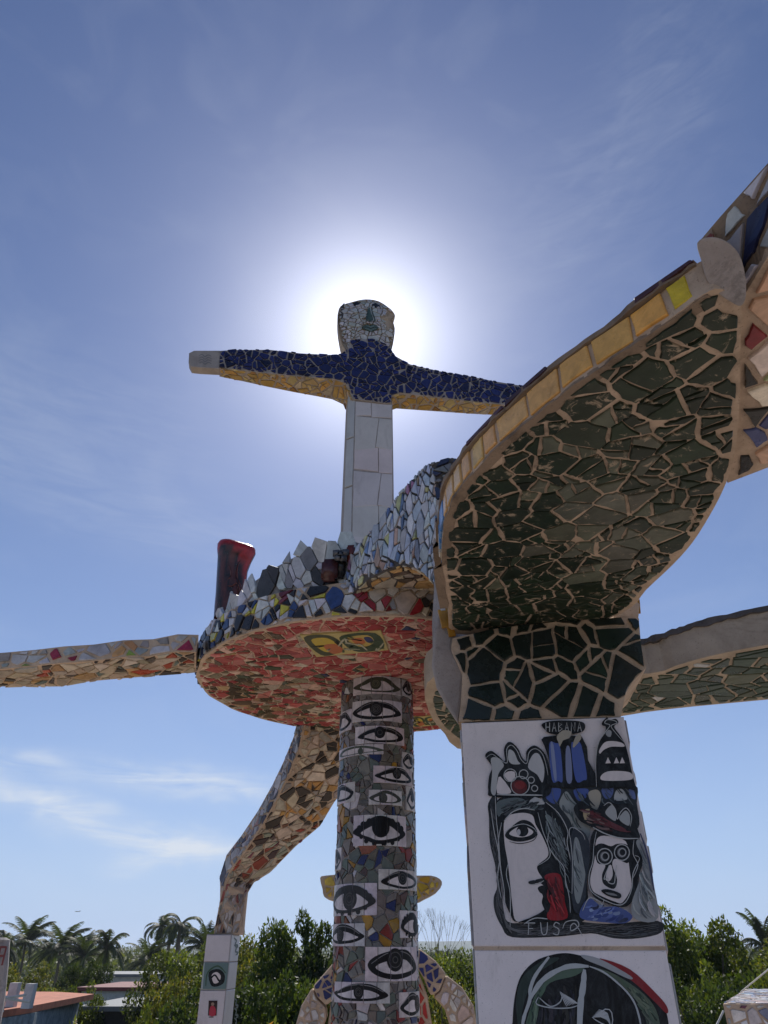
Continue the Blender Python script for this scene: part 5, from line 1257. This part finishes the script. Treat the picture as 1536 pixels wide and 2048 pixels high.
def tree_mesh(seed, H, R, n, size, base, trunk_r=.22, nclump=46, low=.28, tipc=None, flat_=.62):
    rs = np.random.RandomState(seed); rnd = random.Random(seed); cs = []
    V, F = [], []
    def add(path, rad, nn=7):
        v, f = tube(path, rad, nn); o = len(V); V.extend(v); F.extend([tuple(i+o for i in q) for q in f])
    fork = H*low
    add([(0, 0, 0), (rnd.uniform(-.1, .1), rnd.uniform(-.1, .1), fork*.5), (0, 0, fork), (rnd.uniform(-.2, .2), 0, H*.6), (0, 0, H*.85)], [trunk_r*1.25, trunk_r, trunk_r*.9, trunk_r*.55, trunk_r*.15], 9)
    for k in range(nclump):
        a = rnd.uniform(0, 2*math.pi); e = rnd.random(); rr = R*math.sqrt(rnd.random())
        z = fork*.75+(H-fork*.75)*(e**.8); lim_ = R*math.sqrt(max(.05, 1-max(0, (z-fork)/(H-fork+.3))**2.4))
        rr = min(rr, lim_)*rnd.uniform(.85, 1.08); cr_ = R*rnd.uniform(.13, .30); z = min(z, H-cr_*.8-rnd.random()**2*.12*H); 
        if rnd.random() < .22: cr_ = R*rnd.uniform(.07, .12); rr *= rnd.uniform(1.0, 1.28); z = min(H-cr_*.5, z+H*.06)
        c = (rr*math.cos(a), rr*math.sin(a), z, cr_); cs.append(c)
        if k % 2 == 0:
            z0 = min(z*.8, fork+rnd.random()*(H*.3)); add([(0, 0, z0), (c[0]*.5, c[1]*.5, z0+(z-z0)*.6), (c[0], c[1], z)], [trunk_r*.35, trunk_r*.2, .02], 5)
    me = bpy.data.meshes.new('trunk'); me.from_pydata(V, [], F); me.materials.append(M['bark'])
    LV, LC = leaves(cs, n, size, base, rs, tipc=tipc)
    return me, fast_mesh('crown', LV, LC, M['leaf'])
def place_tree(meshes, P, scale, rz, name, label, cat='tree', group='broadleaf trees beyond the roof'):
    t = thing(name, label, cat, P, group); t.scale = (scale[0], scale[0], scale[1]); t.rotation_euler[2] = rz
    for m_, nme in zip(meshes, ('trunk', 'crown')):
        o = bpy.data.objects.new(nme, m_); C.objects.link(o); o.parent = t
    return t
G1, G2, G3 = (.04, .068, .018), (.072, .105, .024), (.028, .048, .016)
TM = [tree_mesh(1, 10, 3.2, 64000, .145, G1, nclump=60), tree_mesh(2, 10, 3.2, 48000, .14, G2, nclump=75), tree_mesh(3, 10, 3.4, 60000, .15, G3, nclump=64), tree_mesh(4, 10, 3.0, 46000, .14, (.075, .10, .025), nclump=60, tipc=(.16, .15, .03))]
trees = [ # px, top y, distance, width scale, mesh, label
 (575, 1829, 23, 1.0, 0, 'dense dark green tree with a ragged crown just left of the eye column'),
 (672, 1888, 21, .85, 2, 'small-leaved tree behind the left side of the eye column'),
 (490, 1908, 26, .9, 3, 'tree filling the gap right of the thin post'),
 (392, 1886, 30, .9, 1, 'bright green tree just left of the thin post'),
 (345, 1952, 27, .62, 3, 'rounded lower tree in front of the royal palms'),
 (178, 1922, 44, .7, 2, 'dark tree beside the pale house at left'),
 (150, 1965, 30, .6, 1, 'yellowish tree behind the terracotta roof corner'),
 (55, 1925, 38, 1.0, 3, 'broad tree below the coconut palms at far left'),
 (120, 1962, 44, 1.0, 0, 'dark tree behind the terracotta roof'),
 (885, 1900, 24, .9, 1, 'light green tree seen between the eye column and the painted pillar'),
 (940, 1893, 29, 1.0, 1, 'pale leafy tree at the left edge of the painted pillar'),
 (780, 1915, 27, 1.0, 0, 'tree hidden behind the hatted statue'),
 (1345, 1818, 22, .9, 1, 'tall light green tree just right of the painted pillar'),
 (1420, 1862, 21, .9, 0, 'dark-hearted tree in the middle of the right-hand clump'),
 (1500, 1878, 24, 1.0, 3, 'yellow-green tree above the mosaic block'),
 (1395, 1960, 17, .75, 2, 'dark shaded tree low between pillar and mosaic block'),
 (1590, 1885, 26, 1.0, 1, 'leafy tree cut by the right edge'),
 (640, 1950, 17, .7, 0, 'dark tree low behind the statue elbow'),
 (530, 1868, 28, .8, 3, 'tree backing the dense crown left of the eye column'),
 (1460, 1925, 19, .7, 1, 'light tree low right of the dark shaded one'),
 (880, 1960, 19, .7, 3, 'low tree beside the statue arm on the right'),
 (575, 1960, 19, .8, 2, 'shaded tree under the dense crown left of the eye column'),
 (430, 1990, 19, .7, 2, 'low dark tree behind the foot of the thin post'),
 (330, 2010, 21, .5, 1, 'low bright tree right of the dark shed'),
]
for i, (px, py, Y, ws, mi, lab) in enumerate(trees):
    P = atY(px, py, Y); H = P.z
    place_tree(TM[mi], (P.x, Y, 0), (ws*(.58 if i == 0 else .76), H/10.05), i*1.7, 'broadleaf_tree', lab)
# young shrub with coppery tips, close under the column
TS = tree_mesh(9, 10, 2.6, 12000, .16, (.10, .13, .03), nclump=40, tipc=(.30, .16, .04))
for px, py, Y, lab in ((560, 2022, 15, 'shrub with orange young leaves low left of the eye column'), (625, 1932, 18, 'slender shrub with reddish tips beside the blue sleeve'), (168, 2028, 16, 'bright young shrub at the foot of the terracotta house')):
    P = atY(px, py, Y); place_tree(TS, (P.x, Y, 0), (.42 if px != 560 else .6, P.z/10.2), px, 'tall_shrub', lab, 'shrub', 'shrubs with coloured young leaves')
# palms
def palm_mesh(seed, H, FLn, nf, droop, royal=False):
    rnd = random.Random(seed); rs = np.random.RandomState(seed)
    tr = tube([(0, 0, 0), (.15, 0, H*.4), (.1, .05, H*.75), (0, 0, H)], [.22, .17, .14, .12] if not royal else [.26, .27, .24, .16], 9)
    me = bpy.data.meshes.new('trunk'); me.from_pydata(tr[0], [], tr[1]); me.materials.append(M['bark'])
    LV, LC = [], []
    for k in range(nf):
        az_ = 2*math.pi*k/nf*2.4+rnd.uniform(-.2, .2); e0 = rnd.uniform(-.5, 1.35); dv = Vector((math.cos(az_), math.sin(az_), 0))
        pos = Vector((0, 0, H)); el = e0; st = FLn/14*rnd.uniform(.85, 1.1); shade = rnd.uniform(.7, 1.25)
        for s_ in range(14):
            d = dv*math.cos(el)+Vector((0, 0, math.sin(el))); nx_ = pos+d*st; el -= droop*(.6+s_*.08)
            side = dv.cross(Vector((0, 0, 1)))
            w = .035; LV += [pos-side*w, pos+side*w, nx_+side*w*.8, nx_-side*w*.8]; LC += [(.10*shade, .10*shade, .04*shade)]*4
            for q in range(3):
                b_ = pos.lerp(nx_, q/3); ll = FLn*.20*math.sin(math.pi*min(1, (s_+q/3+1.2)/15.5))**.6*rnd.uniform(.8, 1.15)
                for sg in (1, -1):
                    t_ = (side*sg*.85+d*.55+Vector((0, 0, -.35-rnd.random()*.35))).normalized(); wv = d*.055
                    LV += [b_-wv, b_+wv, b_+t_*ll+wv*.2, b_+t_*ll-wv*.2]; c = shade*rnd.uniform(.7, 1.3); LC += [(.032*c, .05*c, .018*c)]*4
            pos = nx_
    return me, fast_mesh('crown', np.array([tuple(v) for v in LV]), np.array(LC), M['leaf'])
PM = [palm_mesh(1, 10, 3.6, 30, .085), palm_mesh(2, 10, 3.4, 26, .11), palm_mesh(3, 14, 3.2, 19, .17, True)]
palms = [(52, 1872, 62, 0, 1.3, 'coconut palm with dark spreading fronds, second from the left edge'), (8, 1880, 58, 1, 1.3, 'coconut palm at the left edge behind the tapered post'), (100, 1893, 66, 1, 1.2, 'coconut palm between two taller ones at left'),
         (122, 1884, 60, 0, 1.3, 'coconut palm with upright fronds at left'), (168, 1900, 55, 0, 1.1, 'lower coconut palm left of the lone palm'), (214, 1884, 52, 1, 1.05, 'lone palm with drooping fronds standing clear of the others'),
         (295, 1908, 60, 0, 1.1, 'short palm left of the royal palms'), (412, 1888, 50, 0, 1.0, 'palm hidden behind the thin post'), (1530, 1880, 42, 0, 1.0, 'palm poking up at the right edge'),
         (1395, 1900, 90, 1, 1.2, 'far palm in the right-hand clump')]
for i, (px, py, Y, mi, s, lab) in enumerate(palms):
    Y *= 1.55; P = atY(px, py+12, Y); place_tree(PM[mi], (P.x, Y, 0), (s*(.8 if px < 1300 else .62), P.z/10), i*2.1, 'coconut_palm', lab, 'palm', 'coconut palms on the skyline')
for i, (px, py, Y, lab) in enumerate(((324, 1862, 70, 'left of the two royal palms'), (362, 1860, 66, 'right of the two royal palms, nearer the thin post'), (343, 1872, 78, 'smaller royal palm between the two taller ones'))):
    Y *= 1.4; P = atY(px, py-12, Y); place_tree(PM[2], (P.x, Y, 0), (1.05, P.z/14), i*1.3, 'royal_palm', lab, 'palm', 'royal palms on the skyline')
# leafless tree behind the column
def twigs(P, H, n, seed):
    rnd = random.Random(seed); V, F = [], []
    def br(p, d, L, r, k):
        q = p+d*L; v, f = tube([p, q], [r, r*.6], 5); o = len(V); V.extend(v); F.extend([tuple(i+o for i in x) for x in f])
        if k: 
            for _ in range(3): br(q, (d+Vector((rnd.uniform(-.5, .5), rnd.uniform(-.5, .5), rnd.uniform(0, .3)))).normalized(), L*.62, r*.6, k-1)
    br(Vector(P), Vector((0, 0, 1)), H*.45, .05, 5); return V, F
P = atY(848, 1838, 45); V, F = twigs((P.x, 45, 0), P.z*.95, 3, 4)
tag(mk('bare_tree', V, F, M['bark']), 'thin leafless tree just right of the eye column', 'tree')
# far wood behind everything
rs = np.random.RandomState(5); cs = []
for k in range(1500):
    a = math.radians(rs.uniform(-42, 42)); R = 150+rs.random()**1.3*450; h = rs.uniform(5.0, 9.0)+R*.006
    for z in (h-2.5, h*.45): cs.append((R*math.sin(a), R*math.cos(a), z, rs.uniform(2.2, 3.8)))
LV, LC = leaves(cs, 150000, 1.1, (.055, .075, .028), rs, shell=.4)
me = fast_mesh('far_wood', LV, LC, M['leaf']); o = bpy.data.objects.new('far_wood', me); C.objects.link(o); o['kind'] = 'stuff'
tag(o, 'mass of distant trees closing the horizon', 'wood')
# the air between: thin pale haze in one closed box
V, F = box(-1900, 1900, -400, 3300, -1, 32)
hm = bpy.data.materials.new('haze'); hm.use_nodes = True; hm.node_tree.nodes.clear()
ho_ = hm.node_tree.nodes.new('ShaderNodeOutputMaterial'); pv = hm.node_tree.nodes.new('ShaderNodeVolumePrincipled')
pv.inputs['Color'].default_value = (.80, .88, 1, 1); pv.inputs['Density'].default_value = .0002; pv.inputs['Anisotropy'].default_value = .35
hm.node_tree.links.new(pv.outputs[0], ho_.inputs['Volume'])
o = mk('haze', V, F, hm); o['kind'] = 'stuff'
# aircraft low over the trees
Pp = atY(155, 1823, 3800); pl_ = thing('airplane', 'tiny airplane low in the sky at left', 'airplane', Pp)
V, F = tube([Pp+Vector((-14, 4, 0)), Pp+Vector((-10, 3, 0)), Pp+Vector((12, -3, 0)), Pp+Vector((15, -4, .4))], [.5, 1.4, 1.4, .3], 8); mk('fuselage', V, F, M['steel'], pl_)
V = [Pp+Vector(v) for v in ((-3, -12, 1), (1, -12, 1), (3, 0, 0), (1, 12, 1), (-3, 12, 1), (-4, 0, 0))]; mk('wing', V+[v+Vector((0, 0, .4)) for v in V], [(0, 1, 2, 5), (5, 2, 3, 4), (6, 7, 8, 11), (11, 8, 9, 10)], M['steel'], pl_)
V, F = box(Pp.x+11, Pp.x+14, Pp.y-3.6, Pp.y-3.2, Pp.z, Pp.z+4.5); mk('tail_fin', V, F, M['steel'], pl_)

print('objects', len(bpy.data.objects))
